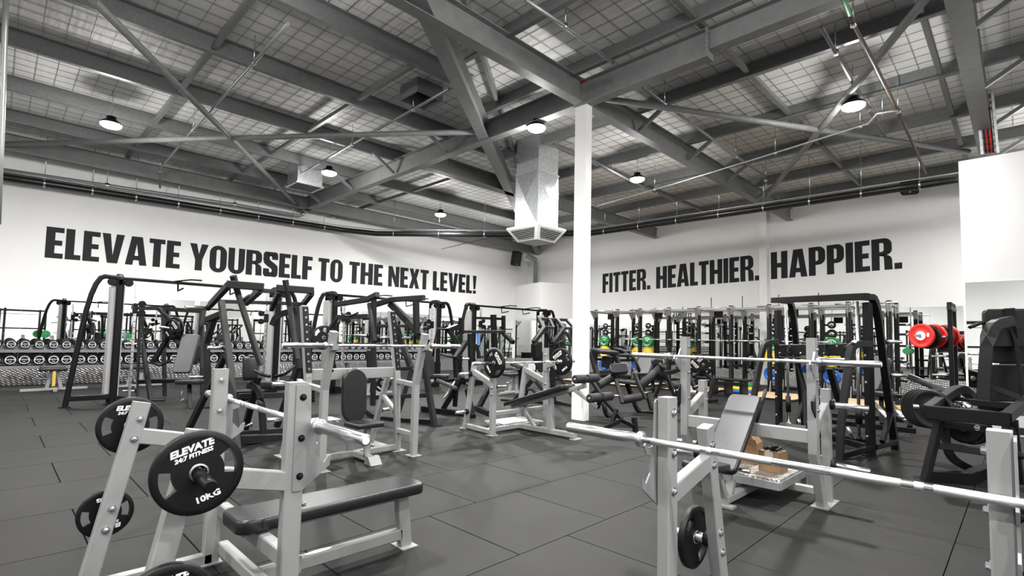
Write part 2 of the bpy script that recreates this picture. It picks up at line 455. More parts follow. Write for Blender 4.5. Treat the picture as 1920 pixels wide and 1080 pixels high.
# ------------------------------------------------------------------ wall lettering
def arc(cx, cy, rx, ry, a0, a1, n=8):
    return [(cx + rx * math.cos(a0 + (a1 - a0) * k / n), cy + ry * math.sin(a0 + (a1 - a0) * k / n)) for k in range(n + 1)]
def rrect(x0, y0, x1, y1, r, n=5):
    ry = min(r * 1.25, (y1 - y0) / 2); r = min(r, (x1 - x0) / 2)
    return arc(x1 - r, y1 - ry, r, ry, 0, PI / 2, n) + arc(x0 + r, y1 - ry, r, ry, PI / 2, PI, n) + arc(x0 + r, y0 + ry, r, ry, PI, 1.5 * PI, n) + arc(x1 - r, y0 + ry, r, ry, 1.5 * PI, 2 * PI, n)
S = .205; B = .165
def glyph(ch):
    """returns width, list of ('p', outline) or ('s', outer, inner, closed)"""
    if ch == 'E': w = .40; return w, [('p', [(0, 0), (w, 0), (w, B), (S, B), (S, .5 - B / 2), (w - .03, .5 - B / 2), (w - .03, .5 + B / 2), (S, .5 + B / 2), (S, 1 - B), (w, 1 - B), (w, 1), (0, 1)])]
    if ch == 'F': w = .38; return w, [('p', [(0, 0), (S, 0), (S, .42), (w - .02, .42), (w - .02, .42 + B), (S, .42 + B), (S, 1 - B), (w, 1 - B), (w, 1), (0, 1)])]
    if ch == 'L': w = .36; return w, [('p', [(0, 0), (w, 0), (w, B), (S, B), (S, 1), (0, 1)])]
    if ch == 'T': w = .44; return w, [('p', [(w / 2 - S / 2, 0), (w / 2 + S / 2, 0), (w / 2 + S / 2, 1 - B), (w, 1 - B), (w, 1), (0, 1), (0, 1 - B), (w / 2 - S / 2, 1 - B)])]
    if ch == 'I': return S, [('p', [(0, 0), (S, 0), (S, 1), (0, 1)])]
    if ch == 'H': w = .54; return w, [('p', [(0, 0), (S, 0), (S, .41), (w - S, .41), (w - S, 0), (w, 0), (w, 1), (w - S, 1), (w - S, .58), (S, .58), (S, 1), (0, 1)])]
    if ch == 'V': w = .56; return w, [('p', [(.15, 0), (.41, 0), (w, 1), (w - S, 1), (.28, .28), (S, 1), (0, 1)])]
    if ch == 'A': w = .57; return w, [('p', [(0, 0), (.195, 0), (.215, .18), (.355, .18), (.375, 0), (w, 0), (.43, 1), (.14, 1)][:4] + [(.338, .34), (.285, .74), (.232, .34), (.215, .18), (.195, 0)][:0] + [(.375, 0), (w, 0), (.43, 1), (.14, 1)], 'A')]
    if ch == 'Y': w = .54; return w, [('p', [(w / 2 - S / 2, 0), (w / 2 + S / 2, 0), (w / 2 + S / 2, .4), (w, 1), (w - .2, 1), (w / 2, .62), (.2, 1), (0, 1), (w / 2 - S / 2, .4)])]
    if ch == 'N': w = .53; return w, [('p', [(0, 0), (.18, 0), (.18, .5), (.345, 0), (w, 0), (w, 1), (w - .18, 1), (w - .18, .52), (.19, 1), (0, 1)])]
    if ch == 'X': w = .54; return w, [('p', [(0, 0), (.2, 0), (.27, .27), (.34, 0), (w, 0), (.39, .51), (.52, 1), (.33, 1), (.27, .75), (.21, 1), (.02, 1), (.15, .51)])]
    if ch == '.': return .19, [('p', [(0, 0), (.19, 0), (.19, .19), (0, .19)])]
    if ch == '!': return .22, [('p', [(.02, 0), (.2, 0), (.2, .18), (.02, .18)]), ('p', [(.05, .25), (.17, .25), (.22, 1), (0, 1)])]
    if ch == 'O': w = .52; return w, [('s', rrect(0, -.015, w, 1.015, .24), rrect(S - .005, .14, w - S + .005, .86, .055), True)]
    if ch == 'U':
        w = .52; o = [(0, 1)] + arc(.24, .285, .24, .3, PI, 1.5 * PI, 5) + arc(w - .24, .285, .24, .3, 1.5 * PI, 2 * PI, 5) + [(w, 1)]
        i = [(S - .005, 1)] + arc(S + .05, .2, .055, .06, PI, 1.5 * PI, 5) + arc(w - S - .05, .2, .055, .06, 1.5 * PI, 2 * PI, 5) + [(w - S + .005, 1)]
        return w, [('s', o, i, False)]
    if ch == 'P':
        w = .49; o = [(S, 1)] + arc(w - .2, .79, .2, .21, PI / 2, 0, 6) + arc(w - .2, .58, .2, .21, 0, -PI / 2, 6) + [(S, .37)]
        i = [(S, .86)] + arc(w - S - .05, .8, .05, .06, PI / 2, 0, 6) + arc(w - S - .05, .58, .05, .07, 0, -PI / 2, 6) + [(S, .51)]
        return w, [('p', [(0, 0), (S, 0), (S, 1), (0, 1)]), ('s', o, i, False)]
    if ch == 'R':
        w = .53; o = [(S, 1)] + arc(w - .2, .79, .19, .21, PI / 2, 0, 6) + arc(w - .2, .62, .19, .16, 0, -PI / 2, 6) + [(S, .44)]
        i = [(S, .86)] + arc(w - S - .06, .8, .05, .06, PI / 2, 0, 6) + arc(w - S - .06, .64, .05, .06, 0, -PI / 2, 6) + [(S, .57)]
        leg_o = [(w - .2, .505)] + arc(w - .18, .3, .17, .17, PI / 2, 0, 5) + [(w, 0)]
        leg_i = [(S, .44)] + arc(w - S - .06, .38, .05, .06, PI / 2, 0, 5) + [(w - S + .0, 0)]
        return w, [('p', [(0, 0), (S, 0), (S, 1), (0, 1)]), ('s', o, i, False), ('s', leg_o, leg_i, False)]
    if ch == 'S':
        w = .50
        ctr = [(w - .1, .70)] + arc(w - .17, .8, .07, .12, 0, PI / 2, 4)[1:] + arc(.17, .8, .07, .12, PI / 2, PI, 4) + [(.1, .70)] + [(.13, .60), (.2, .53), (w - .19, .45), (w - .12, .38), (w - .1, .30)] + arc(w - .17, .2, .07, .12, 0, -PI / 2, 4)[1:] + arc(.17, .2, .07, .12, -PI / 2, -PI, 4) + [(.1, .32)]
        o, i = [], []
        for k, p in enumerate(ctr):
            a = V(ctr[max(0, k - 1)]); b = V(ctr[min(len(ctr) - 1, k + 1)])
            t = (b - a).normalized(); nn = V((-t.y, t.x))
            hw = abs(nn.x) * .1 + abs(nn.y) * .082
            o.append((p[0] + nn.x * hw, p[1] + nn.y * hw)); i.append((p[0] - nn.x * hw, p[1] - nn.y * hw))
        return w, [('s', o, i, False)]
    return .3, []
def word(root, s, P, E, n):
    """P(u, v): wall point for u along the word (0..1 in world length), v up (0..1)"""
    gap = .045
    ws = [glyph(c)[0] for c in s]; tot = sum(ws) + gap * (len(s) - 1)
    x = 0
    for ch, w in zip(s, ws):
        mb = MB()
        f = lambda q: P((x + q[0]) / tot, q[1])
        for g in glyph(ch)[1]:
            if g[0] == 'p' and ch == 'A':
                w_ = .57
                for pl in ([(0, 0), (.195, 0), (.285, .74), (.285, 1), (.14, 1)], [(.375, 0), (w_, 0), (.43, 1), (.285, 1), (.285, .74)], [(.21, .17), (.36, .17), (.345, .33), (.225, .33)]):
                    mb.poly([f(p) for p in pl], n, .004)
            elif g[0] == 'p': mb.poly([f(p) for p in g[1]], n, .004)
            else: mb.strip([f(p) for p in g[1]], [f(p) for p in g[2]], n, .004, g[3])
        part(root, 'letter', mb, 'letter')
        x += w + gap
def lettering(label, axis, c, words, tl, tr, bl, br):
    on = (lambda px, py: ony(px, py, c)) if axis == 'y' else (lambda px, py: onx(px, py, c))
    al = (lambda p: p.x) if axis == 'y' else (lambda p: -p.y)
    TL, TR, BL, BR = on(*tl), on(*tr), on(*bl), on(*br)
    a0, a1 = al(BL), al(BR)
    t = thing('wall_lettering', label, 'lettering', tuple((BL + BR) / 2))
    for s, pl, pr in words:
        ym = lambda px: (tl[1] + bl[1]) / 2 + ((tr[1] + br[1]) - (tl[1] + bl[1])) / 2 * (px - tl[0]) / (tr[0] - tl[0])
        A, Bq = al(on(pl, ym(pl))), al(on(pr, ym(pr)))
        def P(u, v):
            a = A + (Bq - A) * u; k = (a - a0) / (a1 - a0)
            zb = BL.z + (BR.z - BL.z) * k; zt = TL.z + (TR.z - TL.z) * k
            z = zb + (zt - zb) * v
            return V((a, c, z)) if axis == 'y' else V((c, -a, z))
        word(t, s, P, None, (0, -1, 0) if axis == 'y' else (-1, 0, 0))
    return t
lettering('huge charcoal capitals ELEVATE YOURSELF TO THE NEXT LEVEL! on left wall', 'y', Y0,
          [('ELEVATE', 85.5, 338), ('YOURSELF', 355, 585.5), ('TO', 596.5, 642.5), ('THE', 654.5, 717.5), ('NEXT', 728, 803.5), ('LEVEL!', 811.5, 893)],
          (89, 424.4), (893.7, 517.5), (83.5, 482.7), (892, 551))
t = lettering('large charcoal capitals FITTER. HEALTHIER. HAPPIER. on right wall', 'x', X0,
          [('FITTER.', 1129.8, 1219.5), ('HEALTHIER.', 1230.3, 1424.5), ('HAPPIER.', 1445.5, 1691)],
          (1130, 513.7), (1691, 442.5), (1130, 549.7), (1691, 503.5))

# ------------------------------------------------------------------ roof
ceil = struct('ceiling', MB().box((XN - W, YN - W, ZR), (X0 + W, Y0 + W, ZR + .1), 0), 'blanket')
wm = MB()
x = XN
while x < X0:
    wm.box((x - .0022, YN, ZR - .012), (x + .0022, Y0, ZR - .006), 0); x += 0.30
y = YN
while y < Y0:
    wm.box((XN, y - .0022, ZR - .014), (X0, y + .0022, ZR - .008), 0); y += 0.30
o = struct('wire_mesh', wm, 'wire', ceil); o['kind'] = 'stuff'

def ibeam(mb, a, b, w, h, tf=.016, tw=.012):
    """steel I section along a-b hanging h below the given top line"""
    a = V(a); b = V(b)
    up = V((0, 0, 1))
    mb.beam(a - up * (tf / 2), b - up * (tf / 2), w, tf, c=0)
    mb.beam(a - up * (h - tf / 2), b - up * (h - tf / 2), w, tf, c=0)
    mb.beam(a - up * (h / 2), b - up * (h / 2), tw, h - 2 * tf, c=0)
    return mb
def rp(name, mb, m='steel'):
    return struct(name, mb, m, ceil)
HX = lambda y: 3.77 + (y - 5.56) * 1.31       # hip line
HY = lambda x: 5.56 + (x - 3.77) * 0.763
ZT = 6.24
rp('roof_beam', ibeam(MB(), (7.5, 5.7, ZT), (7.5, Y0, ZT), .2, .44))
mb = ibeam(MB(), (7.5, 5.7, ZT), (7.5, 3.3, ZT), .2, .46)
rp('roof_beam', mb)
rp('roof_beam', ibeam(MB(), (7.5, 3.3, ZT), (7.5, YN, ZT), .2, .36))
pl = MB().box((7.39, 3.27, ZT - .47), (7.61, 3.30, ZT), 0)
for k in range(4): pl.cyl((7.40, 3.25, ZT - .08 - .08 * k), (7.40, 3.31, ZT - .08 - .08 * k), .016, 6)
rp('splice_plate', pl)
rp('roof_beam', ibeam(MB(), (7.4, 5.7, ZT), (XN, 5.7, ZT), .2, .44))
rp('roof_beam', ibeam(MB(), (7.6, 5.7, ZT), (X0, 5.7, ZT), .2, .44))
rp('roof_beam', ibeam(MB(), (7.6, 0.45, ZT), (X0, 0.45, ZT), .26, .44))
rp('roof_beam', ibeam(MB(), (7.6, 10.9, ZT), (X0, 10.9, ZT), .22, .42))
rp('roof_beam', ibeam(MB(), (2.4, 4.52, ZT - .02), (X0 - .1, HY(X0 - .1), ZT - .02), .24, .40))
pd = MB(); a = V((3.0, 4.52 + .38, 6.46)); b = V((X0 - .1, HY(X0 - .1) + .1, 6.46))
pd.sweep([a + V((.22, -.28, 0)), b + V((.22, -.28, 0))], .07, .24, c=0)
rp('hip_channel', pd)
def purl(a, b):
    mb = MB(); a = V(a); b = V(b)
    d, s, u = frame(b - a)
    h = .27
    mb.beam(a - u * (h / 2), b - u * (h / 2), .006, h, c=0)
    mb.beam(a - u * h - s * .045, b - u * h - s * .045, .09, .008, c=0)
    mb.beam(a - u * .004 + s * .045, b - u * .004 + s * .045, .09, .008, c=0)
    mb.beam(a - u * (h - .012) - s * .088, b - u * (h - .012) - s * .088, .006, .03, c=0)
    return rp('roof_purlin', mb, 'purlin')
ZPU = 6.49
LY = [7.45, 9.7, 12.0, 14.3, 16.5]
RX = [5.55, 7.2, 9.35, 11.65, 13.9, 16.15, 18.3]
for y in LY: purl((XN, y, ZPU), (HX(y), y, ZPU))
for y in (5.2, 3.0, 0.8, -1.4, -3.6, -5.8): purl((XN, y, ZPU), (min(7.4, HX(y) if y > 4 else 2.8), y, ZPU)) if y < 5 else None
for x in RX: purl((x, YN, ZPU), (x, HY(x), ZPU))
purl((3.4, YN, ZPU), (3.4, 5.0, ZPU))
for y in (17.6,): rp('eave_beam', ibeam(MB(), (XN, y, 6.22), (X0, y, 6.22), .2, .42))
# bridging between purlins
def bridge(a, b):
    rp('bridging_strut', MB().beam(a, b, .075, .09, c=0), 'purlin')
LYY = [5.2] + LY + [Y0]
for X in (2.35, 5.0, -1.5):
    for y0, y1 in zip(LYY, LYY[1:]):
        if HX(y0) > X + .2 or X < 3.5: bridge((X + .03, y0 + .06, 6.30), (X + .03, y1 - .06, 6.30))
for y0, y1 in zip(LY[2:], LY[3:] + [Y0]): bridge((9.6, y0 + .06, 6.3), (9.6, y1 - .06, 6.3))
for Y in (3.35, 0.9, -1.6, 8.2):
    for x0, x1 in zip(RX, RX[1:]):
        if HY(x0) > Y: bridge((x0 + .06, Y, 6.30), (x1 - .06, Y, 6.30))
# fly braces from beam bottom to purlin
fb = lambda a, b: rp('fly_brace', MB().beam(a, b, .07, .07, c=0))
for y in LY[1:]:
    fb((7.42, y, ZT - .38), (6.75, y, 6.27))
for x in RX[2:6]:
    fb((x, 5.62, ZT - .38), (x, 4.95, 6.27)); fb((x, 0.37, ZT - .38), (x, -.3, 6.27))
# cross bracing
for a, b in (((.7, 8.83), (7.42, 18.0)), ((-.13, 17.5), (7.2, 8.2)), ((7.75, 5.35), (15.4, .75)), ((8.2, .76), (16.1, 5.3))):
    rp('cross_brace', MB().cyl((*a, 5.9), (*b, 5.9), .06, 12), 'steel')

# galvanised light fittings
def lamp(px, py, z=5.75, label='', d=None):
    p = onz(px, py, z) if d is None else at(px, py, d)
    return lamp_at(p, label)
def lamp_at(p, label):
    t = thing('high_bay_lamp', label, 'lamp', tuple(p))
    part(t, 'housing', MB().lathe((0, 0, .02), (0, 0, 1), [(0, .19), (.02, .19), (.06, .16), (.1, .09), (.16, .085), (.17, .03)], 24), 'black', local=True)
    part(t, 'diffuser', MB().lathe((0, 0, .02), (0, 0, -1), [(0, .185), (.03, .18), (.06, .14), (.075, .06)], 24), 'lamp', local=True)
    part(t, 'suspension_cable', MB().cyl((0, 0, .18), (0, 0, max(.2, ZR - .03 - p.z)), .006, 6), 'zinc', local=True)
    li = bpy.data.lights.new('high_bay_light', 'AREA'); li.shape = 'DISK'; li.size = .30; li.energy = LAMP_WATT
    li.color = (1, .985, .96); li.spread = math.radians(165)
    lo = bpy.data.objects.new('high_bay_light', li); COL.objects.link(lo); lo.parent = t; lo.location = (0, 0, -.06)
    pi_ = bpy.data.lights.new('high_bay_glow', 'POINT'); pi_.energy = POINT_WATT; pi_.shadow_soft_size = .12; pi_.color = (1, .985, .96)
    po_ = bpy.data.objects.new('high_bay_glow', pi_); COL.objects.link(po_); po_.parent = t; po_.location = (0, 0, -.20)
    return t
LAMPS = [((208, 235), 'round high bay lamp at far left under the roof'),
         ((617, 325), 'round high bay lamp next to square duct stub'),
         ((826, 403), 'small round high bay lamp left of the big duct'),
         ((1006, 241), 'round high bay lamp hanging just above the big duct'),
         ((1195, 337), 'round high bay lamp just right of white column'),
         ((1600, 200), 'round high bay lamp at right behind crossing roof braces'),
         ((966, 436), 'farthest round high bay lamp beside the duct grille')]
for (px, py), lb in LAMPS: lamp(px, py, 5.7, lb)
for k, p in enumerate([(1.9, 6.2), (4.2, 2.6), (-1.6, 1.2), (1.2, -2.2), (4.5, -6.0), (16.0, -0.9), (-4.5, 6.0), (-4.5, 12.0), (-5, -3), (3.0, -6.5), (7.0, -8.2), (15.5, -7.0)]):  # the lamp behind the partition is added to brighten the right wall
    lamp_at(V((*p, 5.9)), ('round high bay lamp overhead, outside the frame, row %s' % 'ABCDEFGHIJKL'[k]))
# ------------------------------------------------------------------ building services
col = thing('column', 'tall white square column standing in the middle of the gym', 'column', (7.55, 5.70, 0))
cx, cy = 7.535, 5.70
part(col, 'shaft', MB().box((cx - .085, cy - .13, 0), (cx + .085, cy + .13, ZT - .46), 0.004), 'whitepaint')
part(col, 'cap_plate', MB().box((cx - .12, cy - .15, ZT - .46), (cx + .12, cy + .15, ZT - .43), 0), 'steel', 'grey steel cap plate')
part(col, 'warning_tag', MB().box((7.40, 5.60, ZT - .02), (7.46, 5.72, ZT + .02), 0), 'redtag', 'small red tag at beam joint')

# black drain pipe slung round the room
zb = 5.25
YW = Y0 - .35
bp = [ony(-60, 322, YW), ony(300, 377, YW), ony(640, 431, YW), onz(705, 438, zb), onz(960, 440, zb), onz(1110, 437, zb), onz(1400, 395, zb), onz(1797, 336, zb)]
t = thing('drain_pipe', 'long black drain pipe slung under the roof along both walls', 'pipe', tuple(bp[2]))
pts = []
for a, b in zip(bp, bp[1:]):
    pts += [a.lerp(b, k / 4) for k in range(4)]
pts.append(bp[-1])
part(t, 'pipe', MB().tube(pts, .10, 12), 'pipeblack')
cl = MB()
for a, b, n in ((bp[0], bp[1], 4), (bp[1], bp[2], 5), (bp[3], bp[4], 3), (bp[5], bp[6], 4), (bp[6], bp[7], 4)):
    for k in range(n):
        p = a.lerp(b, (k + .4) / n); d = (b - a).normalized()
        br = MB().lathe(p - d * .02, d, [(0, .112), (.04, .112)], 12)
        br.cyl(p + V((0, 0, .11)), V((p.x, p.y, ZR - .02)), .007, 6)
        part(t, 'hanger', br, 'zinc')
part(t, 'thin_conduit', MB().tube([p + V((0, 0, .15)) for p in pts], .016, 8), 'galv', 'thin bright conduit above the pipe')

def pipe(label, pts, r, m='pipegrey', name='service_pipe', hang=0, cat='pipe'):
    t = thing(name, label, cat, tuple(pts[0]))
    part(t, 'pipe', MB().tube(pts, r, 10), m)
    for k in range(hang):
        i = (k + .5) / hang * (len(pts) - 1); a = pts[int(i)].lerp(pts[min(int(i) + 1, len(pts) - 1)], i - int(i))
        b = MB().cyl(a, V((a.x, a.y, ZR - .02)), .008, 6)
        b.cyl(a - V((0, 0, r + .012)), a + V((0, 0, r + .012)), r + .01, 8)
        part(t, 'hanger', b, 'zinc')
    return t
zg = 5.62
g = [ony(q[0], q[1], Y0 - .2) for q in ((-40, 312), (300, 363), (440, 384), (562, 405), (578, 394), (600, 394), (625, 406), (820, 432), (960, 450))]
pipe('grey fire pipe with a jog running above the black drain pipe', g, .055, 'pipegrey', hang=6)
z6 = 6.0
pipe('thin sprinkler pipe from beside left lamp up to the roof centre', [onz(540, 45, z6), onz(465, 130, z6), onz(395, 206, z6), onz(335, 275, z6), onz(300, 315, z6), onz(300, 352, z6 - .4)], .028, hang=3, name='sprinkler_pipe')
pipe('thin sprinkler pipe ending beside the dark roof vent', [onz(842, 167, z6), onz(745, 222, z6), onz(660, 270, z6), onz(575, 320, z6), onz(515, 355, z6)], .028, hang=3, name='sprinkler_pipe')
pipe('thin sprinkler pipe right of column crossing behind long roof brace', [onz(1205, 163, z6), onz(1265, 209, z6), onz(1380, 293, z6), onz(1435, 331, z6), onz(1437, 352, z6 - .4)], .028, hang=3, name='sprinkler_pipe')
pipe('thin sprinkler pipe above lamp just right of column', [onz(1112, 301, z6), onz(1182, 339, z6), onz(1272, 380, z6)], .028, hang=2, name='sprinkler_pipe')
pipe('thin grey sprinkler pipe beside far right lamp', [onz(1540, 50, z6), onz(1590, 140, z6), onz(1660, 255, z6)], .03, hang=2, name='sprinkler_pipe')
pipe('thin sprinkler pipe high above the big duct', [onz(985, 0, z6), onz(1060, 50, z6), onz(1150, 118, z6)], .028, hang=1, name='sprinkler_pipe')
pipe('grey upright pipe at the far left edge', [at(14, -60, 6.4), at(9, 60, 6.4), at(2, 270, 6.4), at(-4, 420, 6.4)], .03, name='sprinkler_pipe')
zr_ = 5.8
rt = pipe('thin rusty steel pipe with green tape running to the right', [onz(1560, -60, zr_), onz(1600, 45, zr_), onz(1640, 120, zr_), onz(1684, 208, zr_), onz(1736, 325, zr_)], .028, 'rust', hang=2)
part(rt, 'tape_band', MB().tube([onz(1572, -30, zr_), onz(1580, -5, zr_), onz(1593, 27, zr_)], .032, 10), 'greentag', 'green tape band')
pipe('bright thin conduit looping past the right lamps', [onz(1684, 207, zr_ - .05), onz(1645, 213, zr_ - .05), onz(1628, 232, zr_ - .05), onz(1570, 250, zr_ - .05), onz(1420, 297, zr_ - .05), onz(1270, 343, zr_ - .05), onz(1120, 386, zr_ - .05)], .02, 'galv', name='lamp_conduit', hang=4)
pipe('grey upright pipe in the far room corner', [V((X0 - .55, Y0 - 1.0, 4.2)), V((X0 - .55, Y0 - 1.0, 5.3)), V((X0 - .7, Y0 - 1.1, 5.45)), V((X0 - 2.0, Y0 - 1.6, 5.45))], .11, name='downpipe')
pipe('thin red cable sagging below pipe left of the duct', [onz(828, 467, 5.15), onz(870, 457, 5.22), onz(925, 444, 5.28)], .012, 'rust', name='hanging_cable', cat='cable')

# big galvanised air duct with diffuser
dd = 13.0
dc = at(1007, 345, dd); R = .37
ztop, zmid, zlow = at(1007, 262, dd).z, at(1007, 330, dd).z, at(1007, 432, dd).z
t = thing('air_duct', 'big square galvanised air duct dropping from the roof beside column', 'duct', (dc.x, dc.y, zlow))
part(t, 'upper_section', MB().box((dc.x - R, dc.y - R, zmid), (dc.x + R, dc.y + R, ZR - .02), .004), 'galv')
lowd = MB()
c4 = lambda z, r: [V((dc.x - r, dc.y - r, z)), V((dc.x + r, dc.y - r, z)), V((dc.x + r, dc.y + r, z)), V((dc.x - r, dc.y + r, z))]
a, b = c4(zlow, R + .012), c4(zmid, R + .012)
for k in range(4):                                   # cross-broken faces, a shallow pyramid on each
    j = (k + 1) % 4
    n = ((a[k] + a[j] + b[k] + b[j]) / 4 - V((dc.x, dc.y, (zlow + zmid) / 2))).normalized()
    mid = (a[k] + a[j] + b[k] + b[j]) / 4 + n * .05
    i = len(lowd.v); lowd.v += [tuple(p) for p in (a[k], a[j], b[j], b[k], mid)]
    for q in ((0, 1, 4), (1, 2, 4), (2, 3, 4), (3, 0, 4)): lowd.f.append(tuple(i + x for x in q)); lowd.sm.append(False)
part(t, 'lower_section', lowd, 'galv')
part(t, 'joint_flange', MB().box((dc.x - R - .03, dc.y - R - .03, zmid - .02), (dc.x + R + .03, dc.y + R + .03, zmid + .02), .003), 'galv')
df = MB()
top, bot = c4(zlow, .53), c4(zlow - .33, .33)
zl = zlow - .0
ring = [df._ring(c4(zlow + .02, .53)), df._ring(c4(zlow - .02, .53)), df._ring(bot)]
df._bridge(ring[0], ring[1]); df._bridge(ring[1], ring[2]); df._cap(ring[0]); df._cap(ring[2])
head = part(t, 'diffuser_head', df, 'whitepaint', 'white louvred diffuser head')
for k in range(4):
    j = (k + 1) % 4
    T0, T1, B0, B1 = V(c4(zlow - .02, .53)[k]), V(c4(zlow - .02, .53)[j]), V(bot[k]), V(bot[j])
    n = ((T0 + T1) / 2 - V((dc.x, dc.y, T0.z))).normalized() + V((0, 0, -.5)); n.normalize()
    q = lambda u, v: (T0.lerp(T1, u)).lerp(B0.lerp(B1, u), v) + n * .004
    gr = MB().poly([q(.1, .14), q(.9, .14), q(.86, .86), q(.14, .86)], n, .004)
    part(head, 'grille_opening', gr, 'grille', 'dark grille opening')
    for s in range(6):
        v = .2 + s * .12
        part(head, 'louvre', MB().beam(q(.1 + v * .05, v) + n * .014, q(.9 - v * .05, v) + n * .014, .011, .008, n, 0), 'shroud')
# square stub duct and dark vent in the roof
p = onz(571, 350, 5.75)
t = thing('stub_duct', 'short square galvanised duct stub under the roof at left', 'duct', (p.x, p.y, 5.75))
part(t, 'casing', MB().box((p.x - .36, p.y - .36, 5.75), (p.x + .36, p.y + .36, ZR - .02), .004), 'galv')
part(t, 'rim', MB().box((p.x - .40, p.y - .40, 5.72), (p.x + .40, p.y + .40, 5.76), .003), 'galv')
part(t, 'opening', MB().box((p.x - .34, p.y - .34, 5.712), (p.x + .34, p.y + .34, 5.722), 0), 'grille', 'dark opening')
p = onz(790, 190, 6.2)
t = thing('roof_vent', 'open dark square vent frame set in the roof blanket', 'vent', (p.x, p.y, 6.2))
for dx, dy in ((1, 0), (-1, 0), (0, 1), (0, -1)):
    part(t, 'side_panel', MB().box((p.x + dx * .30 - (.012 if dx else .3), p.y + dy * .30 - (.012 if dy else .3), 6.2), (p.x + dx * .30 + (.012 if dx else .3), p.y + dy * .30 + (.012 if dy else .3), ZR - .015), 0), 'purlin')
part(t, 'opening', MB().box((p.x - .28, p.y - .28, ZR - .03), (p.x + .28, p.y + .28, ZR - .016), 0), 'grille')
# cable tray by the right partition
a, b = at(1838, 100, 10.3), at(1856, 288, 10.3)
t = thing('cable_tray', 'upright perforated cable tray with bundled cables above partition', 'tray', (b.x, b.y, b.z))
s = V((.35, -.94, 0)).normalized(); dvec = (b - a)
for k in (-1, 1): part(t, 'side_rail', MB().beam(a + s * (.12 * k), b + s * (.12 * k), .03, .05, s), 'galv')
for k in range(16):
    p = a.lerp(b, (k + .5) / 16); part(t, 'rung', MB().beam(p - s * .12, p + s * .12, .025, .05, c=0), 'galv')
for k in range(5):
    o_ = s * (-.06 + .03 * k) + V((-.04, 0, 0)); part(t, 'cable', MB().tube([a + o_ + V((0, 0, .2)), a.lerp(b, .5) + o_, b + o_], .014, 6), ('redtag' if k in (1, 3) else 'pipeblack'))

# speakers
def speaker(pos, dirv, label):
    t = thing('wall_speaker', label, 'speaker', tuple(pos))
    d, s, u = frame(dirv)
    p = V(pos)
    part(t, 'cabinet', MB().sweep([p - d * .02, p + d * .28], .42, .68, c=.04), 'black')
    part(t, 'grille', MB().sweep([p + d * .28, p + d * .295], .37, .62, c=.03), 'grille')
    part(t, 'badge', MB().sweep([p + d * .295 - u * .25, p + d * .299 - u * .25], .04, .03, c=.004), 'print')
    br = MB().cyl(p - d * .02 - u * .15, p - d * .32 - u * .25, .022, 8)
    br.box(p - d * .36 - u * .45 - V((.05, .05, 0)), p - d * .30 - u * .12 + V((.05, .05, 0)), .004)
    part(t, 'bracket', br, 'black')
sp = ony(966, 484, Y0 - .55); speaker(sp, V((-.35, -1, -.35)), 'black speaker on left wall near the far corner')
sp = onx(1704, 340, X0 - .7); speaker(sp, V((-1, -.3, -.55)), 'black speaker above the drain pipe on right wall')

# ------------------------------------------------------------------ bars and plates
def barbell(label, end, axis, L=2.2, rad=.0145, tint=None):
    """end = centre point of the bar, axis = unit direction"""
    d = V(axis).normalized()
    c = V(end)
    t = thing('barbell', label, 'barbell', tuple(c))
    h = L / 2 - .445
    part(t, 'shaft', MB().cyl(c - d * h, c + d * h, rad, 14), 'chrome')
    for s in (-1, 1):
        for a, b in ((.10, .30), (.335, .36), (.385, h - .04)):
            part(t, 'knurled_grip', MB().cyl(c + d * (s * a), c + d * (s * b), rad + .0006, 14), 'knurl')
        col_ = MB().lathe(c + d * (s * h), d * s, [(0, .018), (.004, .036), (.026, .036), (.03, .03), (.034, .0255)], 20)
        part(t, 'collar', col_, 'chrome')
        part(t, 'sleeve', MB().lathe(c + d * (s * (h + .03)), d * s, [(0, .0255), (.408, .0255), (.414, .023), (.415, .018)], 20), 'chrome')
        part(t, 'end_cap', MB().lathe(c + d * (s * (h + .444)), d * s, [(0, .0165), (.003, .016)], 18), 'print', 'pale round end cap')
    return t

